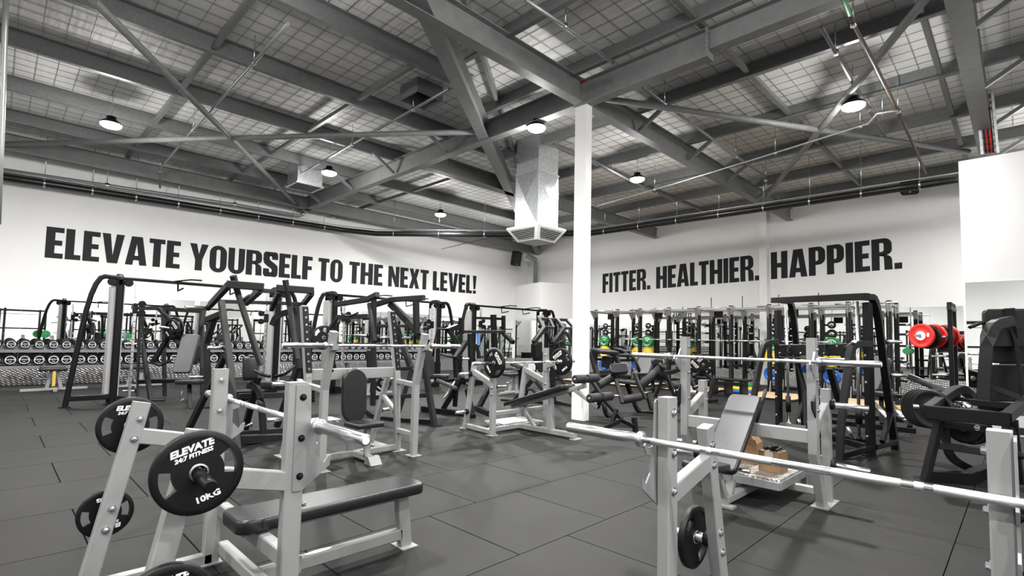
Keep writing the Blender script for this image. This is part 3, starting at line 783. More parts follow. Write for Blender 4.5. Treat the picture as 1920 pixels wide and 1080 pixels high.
def arc_pts(r, a0, a1, n): return [(math.cos(a0 + (a1 - a0) * k / n) * r, math.sin(a0 + (a1 - a0) * k / n) * r) for k in range(n + 1)]
PLATE_ME = {}
def plate_meshes(r, th, txt):
    """tri-grip rubber plate lying in the local x-z plane, face towards -y"""
    key = (round(r, 3), txt)
    if key in PLATE_ME: return PLATE_ME[key]
    body = MB()
    def P3(pts, y): return [V((x, y, z)) for x, z in pts]
    # rim
    body.lathe((0, -th / 2, 0), (0, 1, 0), [(0.0, r * .84), (0.0, r * .965), (th * .12, r), (th * .88, r), (th, r * .965), (th, r * .84)], 48, cap=False)
    N = 48
    a = body._ring([V((math.cos(2 * PI * k / N) * r * .84, -th / 2, math.sin(2 * PI * k / N) * r * .84)) for k in range(N)])
    b = body._ring([V((math.cos(2 * PI * k / N) * r * .84, th / 2, math.sin(2 * PI * k / N) * r * .84)) for k in range(N)])
    body._bridge(a, b, True)
    rim = body
    web = MB()
    y0, y1 = -th * .36, th * .36
    sector = PI; hw = .40                       # half width of each hand hole (rad)
    ri, rm, ro = .030, r * .56, r * .85
    def loopseg(a0, a1, r0, r1, n):
        A = arc_pts(r0, a0, a1, n); Bq = arc_pts(r1, a0, a1, n)
        web.strip([V((x, y0, z)) for x, z in Bq], [V((x, y0, z)) for x, z in A], (0, 1, 0), y1 - y0, False)
    for k in range(2):
        c0 = k * PI - .03                                  # two hand holes, left and right of the print
        loopseg(c0 - sector / 2, c0 - hw, ri, ro, 14)
        loopseg(c0 + hw, c0 + sector / 2, ri, ro, 14)
        loopseg(c0 - hw, c0 + hw, ri, rm, 8)
    hub = MB().lathe((0, -th * .5, 0), (0, 1, 0), [(0, .028), (0, .034), (.004, .036), (th - .004, .036), (th, .034), (th, .028)], 24, cap=False)
    me = {'rim': rim.mesh('rim', 'rubber'), 'web': web.mesh('web', 'rubber'), 'hub_ring': hub.mesh('hub_ring', 'zinc')}
    if txt:
        rotx = Matrix.Rotation(PI / 2, 4, 'X')
        def tm(s, size, x, z, wide, sh=0.18, bold=.0):
            m_ = text_mesh('print', s, size, 'print', wide, sh, bold)
            m_.transform(Matrix.Translation((x, -th * .36 - .0015, z)) @ rotx)
            return m_
        me['brand_print'] = tm('ELEVATE', r * .22, 0, r * .62, 1.12, .2, .0015)
        me['slogan_print'] = tm('24:7 FITNESS', r * .14, 0, r * .45, 1.08, .2, .0008)
        me['weight_print'] = tm(txt, r * .20, r * .03, -r * .64, 1.2, .0, .0012)
    PLATE_ME[key] = me
    return me
def plate(label, pos, normal, r=.2, th=.035, txt=None, spin=0.0, group=None, name='weight_plate'):
    """normal: direction the printed face looks at"""
    t = thing(name, label, 'plate', tuple(pos), group=group)
    n = V(normal).normalized()
    yax = -n; zax = V((0, 0, 1)); xax = yax.cross(zax).normalized(); zax = xax.cross(yax).normalized()
    mt = Matrix((xax, yax, zax)).transposed() @ Matrix.Rotation(spin, 3, 'Y')
    t.rotation_euler = mt.to_euler()
    for k, me in plate_meshes(r, th, txt).items(): link(k, me, t)
    return t
def disc_meshes(r, th, m, key):
    k = ('disc', round(r, 3), round(th, 3), m)
    plain = m in ('red', 'rubber', 'zinc')
    if k in PLATE_ME: return PLATE_ME[k]
    b = MB().lathe((0, -th / 2, 0), (0, 1, 0), [(0, .03), (0, r * .42), (th * .1, r * .46), (th * .1, r * .80), (0, r * .84), (0, r * .97), (th * .1, r), (th * .9, r), (th, r * .97), (th, r * .84), (th * .9, r * .8), (th * .9, r * .46), (th, r * .42), (th, .03)], 36, cap=False)
    h = MB().lathe((0, -th / 2 - .001, 0), (0, 1, 0), [(0, .026), (0, .062), (th + .002, .062), (th + .002, .026)], 20, cap=False)
    ring = MB().strip([V((x, -th / 2 + th * .1 - .0005, z)) for x, z in arc_pts(r * .70, .5, 2.3, 10)], [V((x, -th / 2 + th * .1 - .0005, z)) for x, z in arc_pts(r * .60, .5, 2.3, 10)], (0, -1, 0), .001, False)
    ring2 = MB().strip([V((x, -th / 2 + th * .1 - .0005, z)) for x, z in arc_pts(r * .70, 3.7, 5.4, 10)], [V((x, -th / 2 + th * .1 - .0005, z)) for x, z in arc_pts(r * .60, 3.7, 5.4, 10)], (0, -1, 0), .001, False)
    PLATE_ME[k] = {'body': b.mesh('body', m), 'hub_ring': h.mesh('hub_ring', 'zinc'), 'print_arc': ring.mesh('print_arc', 'print'), 'print_arc_': ring2.mesh('print_arc', 'print')}
    if plain: PLATE_ME[k].pop('print_arc'); PLATE_ME[k].pop('print_arc_')
    return PLATE_ME[k]
def bumper(label, pos, normal, r, th, m, group=None, name='bumper_plate'):
    t = thing(name, label, 'plate', tuple(pos), group=group)
    n = V(normal).normalized(); yax = -n
    if abs(n.z) > .9: xax = V((1, 0, 0)); zax = xax.cross(yax)
    else:
        zax = V((0, 0, 1)); xax = yax.cross(zax).normalized(); zax = xax.cross(yax).normalized()
    t.rotation_euler = Matrix((xax, yax, zax)).transposed().to_euler()
    for k, me in disc_meshes(r, th, m, 0).items(): link(k.strip('_'), me, t)
    return t

def bolt(root, p, d, r=.014, m='zinc'):
    d = V(d).normalized()
    mb = MB().lathe(V(p), d, [(0, r * 1.5), (.003, r * 1.5), (.003, r), (.012, r), (.015, r * .5)], 10, False)
    part(root, 'bolt', mb, m)
def horn(root, a, b, r=.0245, m='chrome'):
    a = V(a); b = V(b); d = (b - a).normalized()
    part(root, 'storage_horn', MB().cyl(a, b, r, 16, bev=.004), m)
    part(root, 'horn_flange', MB().cyl(a, a + d * .03, r * 1.7, 16, bev=.004), 'black')

# ------------------------------------------------------------------ flat bench press (foreground, left and right)
def flat_bench(label, O, sx, sep, kz, pins):
    """O = floor point midway between the uprights; sx = +1 when the pad runs towards +x. uprights at y = O.y -/+ sep/2"""
    t = thing('bench_press', label, 'bench', tuple(O))
    Q = lambda x, y, z: V((O.x + sx * x, O.y + y, z * kz))
    side = (0, 1, 0)
    for s in (-1, 1):
        y = s * sep / 2
        part(t, 'upright', MB().beam(Q(0, y, 0), Q(0, y, 1.19), .06, .085, side=side, c=.006), 'silver')
        part(t, 'foot_plate', MB().box(Q(-.06, y - .05, 0), Q(.06, y + .05, .008)), 'silver')
        # hook plate on the outer face
        yo = y + s * .031
        prof = [(-.012, .69), (.03, .685), (.165, .785), (.172, .835), (.155, .828), (.135, .80), (.095, .845), (.095, .925), (.13, .935), (.15, .975), (.135, .985), (.12, .962), (.078, .962), (.062, 1.0), (.055, 1.165), (.045, 1.178), (-.012, 1.178)]
        hp = MB().poly([Q(x, yo, z) for x, z in prof], (0, s, 0), .008)
        part(t, 'hook_plate', hp, 'brushed', 'brushed steel hook plate')
        if sx < 0: part(t, 'plate_liner', MB().beam(Q(.053, yo + s * .004, .86), Q(.049, yo + s * .004, 1.165), .006, .01, side=side, c=0), 'copperedge', 'bronze coloured plate edge')
        for z in (1.12, .93, .755): bolt(t, Q(.02, yo + s * .008, z), (0, s, 0), .011, 'black'); bolt(t, Q(.0, y - s * .031, z), (0, -s, 0), .013)
        # rear post with storage horns and the link between them
        part(t, 'rear_post', MB().beam(Q(-.60, y, .03), Q(-.40, y, 1.01), .06, .085, side=side, c=.006), 'silver')
        part(t, 'link_beam', MB().beam(Q(-.42, y, .825), Q(-.03, y, .735), .055, .085, side=side, c=.005), 'silver')
        part(t, 'base_rail', MB().beam(Q(-.62, y, .035), Q(.0, y, .035), .06, .06, c=.005), 'silver')
        for zz, xx in ((.862, -.425), (.385, -.525)):
            for dz in (-.055, .055): bolt(t, Q(xx + .005 + dz * .2, y - s * .03, zz + dz), (0, -s, 0), .014)
            horn(t, Q(xx, y + s * .03, zz), Q(xx, y + s * .30, zz - .02), .0245, pins)
    part(t, 'seat_beam', MB().beam(Q(.05, -sep / 2 + .03, .32), Q(.05, sep / 2 - .03, .32), .06, .08, c=.006), 'silver')
    part(t, 'cross_rail', MB().beam(Q(.06, -sep / 2 + .03, .09), Q(.06, sep / 2 - .03, .09), .06, .07, c=.006), 'silver')
    part(t, 'spine_rail', MB().beam(Q(.09, 0, .09), Q(.99, 0, .09), .06, .07, c=.006), 'silver')
    oval = [Q(.42 + .085 * math.cos(k * PI / 10), .0 + .022 * math.sin(k * PI / 10), .1262 / 1) for k in range(20)]
    part(t, 'badge', MB().poly(oval, (0, 0, 1), .0015), 'print', 'oval white badge on the rail')
    part(t, 'front_leg', MB().beam(Q(1.03, 0, 0), Q(.99, 0, .355), .06, .085, side=side, c=.006), 'silver')
    part(t, 'foot_plate', MB().box(Q(.97, -.075, 0), Q(1.09, .075, .008)), 'silver')
    part(t, 'pad_rail', MB().beam(Q(-.02, 0, .345), Q(1.03, 0, .345), .05, .05, c=.005), 'silver')
    pad = MB().slab(Q(.505, 0, .405), (1, 0, 0), (0, 1, 0), (0, 0, 1), 1.17, .30, .07, .06, .014)
    po = part(t, 'bench_pad', pad, 'vinyl')
    part(po, 'head_cover', MB().slab(Q(-.0, 0, .407), (1, 0, 0), (0, 1, 0), (0, 0, 1), .17, .306, .074, .06, .014), 'vinyl', 'stitched head cover')
    return t
b1 = flat_bench('silver flat bench press in left foreground with long black pad', V((1.03, 3.03, 0)), 1, 1.15, 1.0, 'black')
bolt(b1, (1.32, 2.97, .442), (.4, 0, 1), .012)
barbell('chrome barbell racked on the left foreground flat bench', (1.108, 3.03, .985), (0, 1, 0))
plate('black 10KG weight plate facing camera on left foreground bench', (.605, 2.325, .865), (0, -1, 0), .163, .034, '10KG', -.30)
plate('black plate on lower near horn of left bench, cut by frame edge', (.52, 2.325, .375), (0, -1, 0), .163, .034, '10KG', -.1)
plate('black plate behind the slanted post on upper far horn of left bench', (.605, 3.735, .865), (0, -1, 0), .163, .034, '10KG', .02)
plate('small black 5KG plate on lower far horn of left bench', (.515, 3.735, .38), (0, -1, 0), .132, .03, '5KG', 3.0)

bO = V((2.225, .62, 0))
flat_bench('silver flat bench press at right edge of foreground', bO, -1, 1.12, .975, 'chrome')
barbell('long chrome barbell crossing the right foreground', (2.225 - .078, .60, .962), (0, 1, 0))
plate('black plate on low far horn of right foreground bench', (2.225 + .525, 1.30, .365), (0, 1, 0), .163, .034, '10KG', 2.2)

# ------------------------------------------------------------------ seated shoulder press bench (middle left)
t = thing('shoulder_press_bench', 'silver shoulder press bench with upright black back pad', 'bench', (3.05, 5.6, 0))
for x in (2.50, 3.65):
    part(t, 'front_post', MB().sweep([(x, 5.24, 0), (x, 5.24, .85), (x, 5.08, 1.46)], .075, .07, side=(1, 0, 0), c=.006), 'silver')
    part(t, 'foot_plate', MB().box((x - .07, 5.16, 0), (x + .07, 5.32, .008)), 'silver')
    part(t, 'upright', MB().sweep([(x, 5.60, 0), (x, 5.66, .95), (x, 5.86, 1.75)], .07, .07, side=(1, 0, 0), c=.006), 'silver')
    ps = part(t, 'perforated_strip', MB().beam((x, 5.63, 1.0), (x, 5.81, 1.74), .07, .006, side=(1, 0, 0), c=0), 'black', 'black perforated strip')
    for k in range(9):
        p = V((x, 5.626, 1.0)).lerp(V((x, 5.806, 1.74)), (k + .5) / 9)
        part(ps, 'peg_hole', MB().cyl(p, p + V((0, -.004, 0)), .013, 8), 'zinc')
    part(t, 'rear_leg', MB().beam((x - .01, 6.22, 0), (x + .03, 5.92, .9), .06, .07, side=(1, 0, 0), c=.006), 'silver')
    part(t, 'rear_brace', MB().beam((x + .02, 6.02, .66), (x, 5.68, .48), .055, .06, side=(1, 0, 0)), 'silver')
    part(t, 'upper_link', MB().beam((x, 5.26, .84), (x, 5.64, .86), .055, .06, side=(1, 0, 0)), 'silver')
    part(t, 'lower_link', MB().beam((x, 5.26, .25), (x, 5.60, .25), .055, .06, side=(1, 0, 0)), 'silver')
    part(t, 'foot_plate', MB().box((x - .09, 5.52, 0), (x + .09, 6.28, .008)), 'silver')
    for z in (1.05, 1.15, 1.28): bolt(t, (x + .038, 5.2 - (z - .9) * .26, z), (1, 0, 0), .013, 'black')
    hk = MB().poly([V((x - .03, 5.12, 1.24)), V((x - .03, 5.03, 1.27)), V((x - .03, 5.02, 1.33)), V((x - .03, 5.06, 1.29)), V((x - .03, 5.12, 1.30))], (1, 0, 0), .06)
    part(t, 'bar_hook', hk, 'silver')
    for z, y in ((.86, 5.98), (.45, 6.08)):
        sgn = -1 if x < 3 else 1
        horn(t, (x + sgn * .03, y, z), (x + sgn * .26, y, z), .0245)
part(t, 'cross_beam', MB().beam((2.53, 5.70, .97), (3.62, 5.70, .97), .05, .13, c=.008), 'silver')
part(t, 'base_rail', MB().beam((2.53, 5.6, .05), (3.62, 5.6, .05), .06, .07), 'silver')
part(t, 'spine_rail', MB().beam((3.07, 5.6, .05), (3.07, 5.20, .05), .07, .07), 'silver')
part(t, 'spine_foot', MB().poly([V((3.0, 5.17, .085)), V((3.0, 5.22, .085)), V((3.0, 5.25, 0)), V((3.0, 5.10, 0))], (1, 0, 0), .14), 'silver')
part(t, 'seat_post', MB().beam((3.07, 5.32, .06), (3.07, 5.32, .40), .07, .06), 'silver')
part(t, 'back_post', MB().beam((3.02, 5.62, .06), (3.02, 5.70, .92), .06, .07, side=(1, 0, 0)), 'silver')
ez = V((0, -1, .06)).normalized()
part(t, 'back_pad', MB().slab((3.015, 5.56, .73), (1, 0, 0), V((0, .06, 1)), ez, .30, .62, .075, .145, .02, 8), 'vinyl')
part(t, 'seat_pad', MB().slab((3.03, 5.33, .425), (1, 0, 0), (0, 1, 0), (0, 0, 1), .35, .34, .055, .04, .014), 'vinyl')
part(t, 'spotter_plate', MB().box((2.62, 5.76, .40), (2.98, 6.05, .43)), 'tread', 'tread plate spotter step')
part(t, 'step_leg', MB().beam((2.72, 5.9, 0), (2.72, 5.9, .40), .06), 'silver')
barbell('chrome barbell racked on the middle left shoulder press bench', (3.075, 5.06, 1.315), (1, 0, 0))

# ------------------------------------------------------------------ decline bench (centre)
t = thing('decline_bench', 'silver decline bench in the centre with foam leg rollers', 'bench', (5.9, 5.7, 0))
for x, sg in ((5.27, -1), (6.47, 1)):
    part(t, 'upright', MB().beam((x, 5.58, 0), (x + .01, 5.62, 1.29), .07, .085, side=(1, 0, 0), c=.006), 'silver')
    part(t, 'rear_post', MB().beam((x + .08, 6.30, 0), (x + .17, 6.22, 1.0), .065, .08, side=(1, 0, 0), c=.006), 'silver')
    part(t, 'link_beam', MB().beam((x + .15, 6.22, .90), (x + .01, 5.62, .74), .06, .085, side=(1, 0, 0), c=.006), 'silver')
    part(t, 'side_rail', MB().beam((x + .08, 6.28, .05), (x, 5.60, .05), .06, .07), 'silver')
    part(t, 'bar_hook', MB().poly([V((x - .035, 5.57, .96)), V((x - .035, 5.44, 1.0)), V((x - .035, 5.43, 1.06)), V((x - .035, 5.47, 1.035)), V((x - .035, 5.52, 1.045)), V((x - .035, 5.57, 1.10))], (1, 0, 0), .07), 'silver')
    part(t, 'foot_plate', MB().box((x - .07, 5.52, 0), (x + .07, 5.66, .008)), 'silver')
    part(t, 'foot_plate', MB().box((x + .02, 6.22, 0), (x + .16, 6.38, .008)), 'silver')
    for z in (1.18, .92, .70, .6): bolt(t, (x - .036, 5.59, z), (-1, 0, 0), .014)
    for z, dx in ((.86, .15), (.27, .1)): horn(t, (x + dx + sg * .03, 6.24, z), (x + dx + sg * .27, 6.24, z), .026)
part(t, 'cross_rail', MB().beam((5.29, 5.74, .05), (6.45, 5.74, .05), .06, .07), 'silver')
part(t, 'high_cross_rail', MB().beam((5.29, 5.66, .30), (6.45, 5.66, .30), .06, .07), 'silver')
part(t, 'spine_rail', MB().beam((6.0, 5.74, .05), (6.0, 4.62, .05), .08, .08), 'silver')
part(t, 'foot_plate', MB().box((5.91, 4.56, 0), (6.09, 4.66, .01)), 'silver')
part(t, 'spotter_plate', MB().box((5.72, 5.80, .06), (6.4, 6.25, .09)), 'tread', 'tread plate spotter step')
part(t, 'front_post', MB().beam((6.0, 5.06, .06), (6.0, 5.09, .56), .07, .075, side=(1, 0, 0)), 'silver')
part(t, 'rear_strut', MB().beam((6.0, 5.40, .07), (6.0, 5.72, .37), .06, .06, side=(1, 0, 0)), 'silver')
dv = (V((6.0, 4.72, .755)) - V((6.0, 5.98, .36))).normalized(); nv = V((0, -dv.z, dv.y)); nv = nv if nv.z > 0 else -nv
mid = (V((6.0, 4.72, .755)) + V((6.0, 5.98, .36))) / 2
part(t, 'pad_rail', MB().beam(V((6.0, 5.9, .32)), V((6.0, 4.45, .78)), .06, .06, side=(1, 0, 0)), 'silver')
part(t, 'bench_pad', MB().slab(mid + nv * .0, dv, (1, 0, 0), nv, 1.30, .32, .065, .05, .014), 'vinyl')
part(t, 'roller_arm', MB().beam(V((6.0, 4.62, .70)), V((6.0, 4.22, .50)), .06, .06, side=(1, 0, 0)), 'silver')
part(t, 'roller_arm', MB().beam(V((6.0, 4.50, .76)), V((6.0, 4.43, .90)), .05, .05, side=(1, 0, 0)), 'silver')
part(t, 'roller_link', MB().beam(V((6.0, 4.24, .49)), V((6.0, 4.18, .62)), .05, .05, side=(1, 0, 0)), 'black')
for y, z in ((4.44, .88), (4.19, .64)):
    part(t, 'roller_axle', MB().cyl((5.72, y, z), (6.28, y, z), .014, 10), 'chrome')
    for x0, x1 in ((5.74, 5.97), (6.03, 6.26)):
        part(t, 'foam_roller', MB().cyl((x0, y, z), (x1, y, z), .062, 20, bev=.012), 'foam')
barbell('chrome barbell loaded with two plates on the decline bench', (5.90, 5.47, 1.065), (1, 0, 0), 2.3)
plate('black 20KG plate on the left end of the decline bar', (5.17, 5.47, 1.065), (-1, 0, 0), .215, .045, '20KG', .9)
plate('black 20KG plate on the right end of the decline bar', (6.70, 5.47, 1.065), (-1, 0, 0), .225, .045, '20KG', -.6)

# ------------------------------------------------------------------ incline bench (right of centre)
t = thing('incline_bench', 'silver incline bench press with tilted black pad', 'bench', (5.1, 1.88, 0))
for y, s in ((1.30, -1), (2.46, 1)):
    part(t, 'upright', MB().sweep([(5.24, y, 0), (5.02, y, .50), (5.01, y, 1.48)], .07, .095, side=(0, 1, 0), c=.006), 'silver')
    part(t, 'rear_post', MB().beam((5.44, y, 0), (5.415, y, 1.02), .07, .085, side=(0, 1, 0), c=.006), 'silver')
    part(t, 'link_beam', MB().beam((5.05, y, .70), (5.41, y, .86), .06, .095, side=(0, 1, 0), c=.006), 'silver')
    part(t, 'foot_plate', MB().box((5.15, y - .07, 0), (5.53, y + .07, .01)), 'silver')
    hk = [V((4.965, y + s * .036, 1.13)), V((4.87, y + s * .036, 1.20)), V((4.825, y + s * .036, 1.255)), V((4.835, y + s * .036, 1.28)), V((4.86, y + s * .036, 1.25)), V((4.90, y + s * .036, 1.265)), V((4.965, y + s * .036, 1.36))]
    part(t, 'bar_hook', MB().poly(hk, (0, -s, 0), .012), 'galv')
    hk = [V((4.965, y + s * .036, .80)), V((4.87, y + s * .036, .88)), V((4.86, y + s * .036, .95)), V((4.90, y + s * .036, .92)), V((4.965, y + s * .036, 1.0))]
    part(t, 'low_hook', MB().poly(hk, (0, -s, 0), .012), 'black')
    for z in (1.38, 1.12, .86): bolt(t, (5.02, y - .036, z), (0, -1, 0), .014)
    for z in (.88, .34):
        horn(t, (5.43, y + s * .035, z), (5.43, y + s * .33, z - .01), .026)
        for dz in (-.06, .06): bolt(t, (5.43, y - s * .036, z + dz), (0, -s, 0), .014)
part(t, 'cross_beam', MB().beam((5.02, 1.33, .63), (5.02, 2.43, .63), .06, .12, c=.008), 'silver')
part(t, 'base_cross', MB().beam((5.35, 1.33, .10), (5.35, 2.43, .10), .06, .07), 'silver')
ev = (V((5.13, 1.9, .91)) - V((4.47, 1.9, .32))).normalized(); en = V((-ev.z, 0, ev.x)); en = en if en.x < 0 else -en
mid = (V((5.13, 1.9, .91)) + V((4.47, 1.9, .32))) / 2
bpd = part(t, 'back_pad', MB().slab(mid, ev, (0, 1, 0), en, .90, .30, .06, .06, .014), 'vinyl')
part(bpd, 'sheen_panel', MB().slab(mid + en * .0295, ev, (0, 1, 0), en, .875, .275, .006, .055, .002), 'vinylgrey', 'black pad face with its sheen painted grey')  # lighter grey imitates the sheen on the black vinyl
part(bpd, 'stitch_band', MB().slab(mid + en * .0325 + ev * .22, ev, (0, 1, 0), en, .018, .274, .002, .002, .0005), 'vinyl')
part(t, 'pad_backing', MB().slab(mid - en * .035, ev, (0, 1, 0), en, .86, .27, .02, .05, .006), 'black')
part(t, 'seat_pad', MB().slab((4.24, 1.9, .40), V((1, 0, -.1)), (0, 1, 0), V((.1, 0, 1)), .34, .30, .06, .05, .014), 'vinyl')
part(t, 'back_strut', MB().beam((4.70, 1.9, .06), (4.98, 1.9, .70), .07, .07, side=(0, 1, 0)), 'silver')
part(t, 'seat_strut', MB().beam((4.62, 1.9, .06), (4.42, 1.9, .36), .06, .06, side=(0, 1, 0)), 'silver')
part(t, 'seat_rail', MB().beam((4.12, 1.9, .35), (4.55, 1.9, .33), .05, .05), 'silver')
part(t, 'spine_rail', MB().beam((4.58, 1.9, .05), (5.35, 1.9, .05), .08, .07), 'silver')
part(t, 'adjust_pin', MB().cyl((4.66, 1.86, .32), (4.66, 1.70, .32), .018, 10), 'chrome')
part(t, 'adjust_lever', MB().cyl((5.02, 1.77, .70), (5.27, 1.77, .98), .016, 10), 'black')
part(t, 'front_foot', MB().box((4.52, 1.80, 0), (4.62, 2.0, .02)), 'silver')
sp_ = part(t, 'spotter_plate', MB().box((4.97, 1.56, .20), (5.88, 2.24, .22), 0), 'tread', 'tread plate spotter step')
part(t, 'step_frame', MB().box((4.97, 1.55, .13), (5.88, 1.58, .20)), 'silver')
part(t, 'step_frame', MB().box((4.95, 1.56, .13), (4.98, 2.24, .20)), 'silver')
for xx, yy in ((5.83, 1.60), (5.83, 2.20)):
    part(t, 'step_leg', MB().box((xx - .025, yy - .025, 0), (xx + .025, yy + .025, .20)), 'silver')
barbell('chrome barbell racked on incline bench right of centre', (4.855, 1.88, 1.278), (0, 1, 0))

def carton(label, c, w, d, h, rz, open_):
    t = thing('cardboard_box', label, 'box', tuple(c), (0, 0, rz))
    for nm, lo, hi in (('side_panel', (-w / 2, -d / 2, 0), (w / 2, -d / 2 + .004, h)), ('side_panel', (-w / 2, d / 2 - .004, 0), (w / 2, d / 2, h)),
                       ('side_panel', (-w / 2, -d / 2, 0), (-w / 2 + .004, d / 2, h)), ('side_panel', (w / 2 - .004, -d / 2, 0), (w / 2, d / 2, h)), ('bottom_panel', (-w / 2, -d / 2, 0), (w / 2, d / 2, .005))):
        part(t, nm, MB().box(lo, hi, 0), 'card', local=True)
    if open_:
        for a, b, cc, dd_ in (((-w / 2, -d / 2, h), (w / 2, -d / 2, h), (w / 2, -d / 2 + .05, h + .07), (-w / 2, -d / 2 + .05, h + .07)), ((-w / 2, d / 2, h), (w / 2, d / 2, h), (w / 2, d / 2 + .06, h + .03), (-w / 2, d / 2 + .06, h + .03)),
                           ((-w / 2, -d / 2, h), (-w / 2, d / 2, h), (-w / 2 - .05, d / 2, h + .05), (-w / 2 - .05, -d / 2, h + .05)), ((w / 2, -d / 2, h), (w / 2, d / 2, h), (w / 2 - .03, d / 2, h + .07), (w / 2 - .03, -d / 2, h + .07))):
            part(t, 'flap', MB().poly([a, b, cc, dd_], (0, 0, 1), .004), 'card', local=True)
    else:
        part(t, 'top_panel', MB().box((-w / 2, -d / 2, h - .005), (w / 2, d / 2, h), 0), 'card', local=True)
        part(t, 'tape', MB().box((-w / 2 - .0015, -d * .2, h * .4), (-w / 2, d * .2, h), 0), 'tape', local=True)
        part(t, 'tape', MB().box((-w / 2, -d * .2, h), (w / 2, d * .2, h + .001), 0), 'tape', local=True)
carton('open brown cardboard box on tread plate behind incline bench', (5.52, 2.05, .22), .24, .26, .20, .1, True)
carton('small taped cardboard box nearer the right upright of incline bench', (5.30, 1.72, .22), .20, .19, .19, -.05, False)
t = thing('exercise_grip', 'black strap handle lying on the small cardboard box', 'handle', (5.30, 1.72, .412))
part(t, 'grip', MB().tube([(-.08, -.03, .02), (-.03, .03, .025), (.04, -.02, .025), (.09, .03, .02)], .018, 8), 'black', local=True)
part(t, 'strap', MB().tube([(-.08, -.05, .014), (0, -.07, .03), (.09, -.04, .014), (.06, .05, .012), (-.05, .06, .014)], .013, 8), 'rubber', local=True)
# ------------------------------------------------------------------ machines: joints given as (column, row, distance)
def P(q): return q if isinstance(q, Vector) else at(*q)
def mach(name, label, cat, px, py):
    f = onz(px, py, 0); return thing(name, label, cat, (f.x, f.y, 0))
def bm(t, nm, pts, w=.06, m='char', h=None):
    return part(t, nm, MB().sweep([P(q) for q in pts], w, h or w, c=.006), m)
def tb(t, nm, pts, r=.016, m='black'):
    return part(t, nm, MB().tube([P(q) for q in pts], r, 10), m)
def smooth(pts, n=5):
    """rounded polyline through pixel joints"""
    pts = [P(q) for q in pts]; out = [pts[0]]
    for a, b, c in zip(pts, pts[1:], pts[2:]):
        p, q = b.lerp(a, .42), b.lerp(c, .42)
        for k in range(n + 1):
            u = k / n; out.append((p * (1 - u) + b * u) * (1 - u) + (b * (1 - u) + q * u) * u)
    out.append(pts[-1]); return out
def curved(t, nm, pts, w=.07, m='char', h=None):
    return part(t, nm, MB().sweep(smooth(pts), w, h or w, c=.006), m)
def peg(t, a, b, r=.025, m='chrome'):
    A, B = P(a), P(b)
    part(t, 'storage_horn', MB().cyl(A, B, r, 14, bev=.004), m)
    part(t, 'horn_flange', MB().cyl(A, A.lerp(B, .08), r * 1.6, 14), 'black')
def cushion(t, nm, c, u, v, w, h, th=.07, rad=.05, m='vinyl'):
    """pad centred at c; u and v are points giving the directions of width and height"""
    C, U, W_ = P(c), P(u), P(v)
    ex = (U - C).normalized(); ey = (W_ - C); ey = (ey - ex * ey.dot(ex)).normalized(); ez = ex.cross(ey)
    return part(t, nm, MB().slab(C, ex, ey, ez, w, h, th, rad, .014, 5), m)
def foot(t, px, py, r=.06):
    p = onz(px, py, 0); part(t, 'foot_pad', MB().box(p - V((r, r, 0)), p + V((r, r, .012)), .003), 'black')

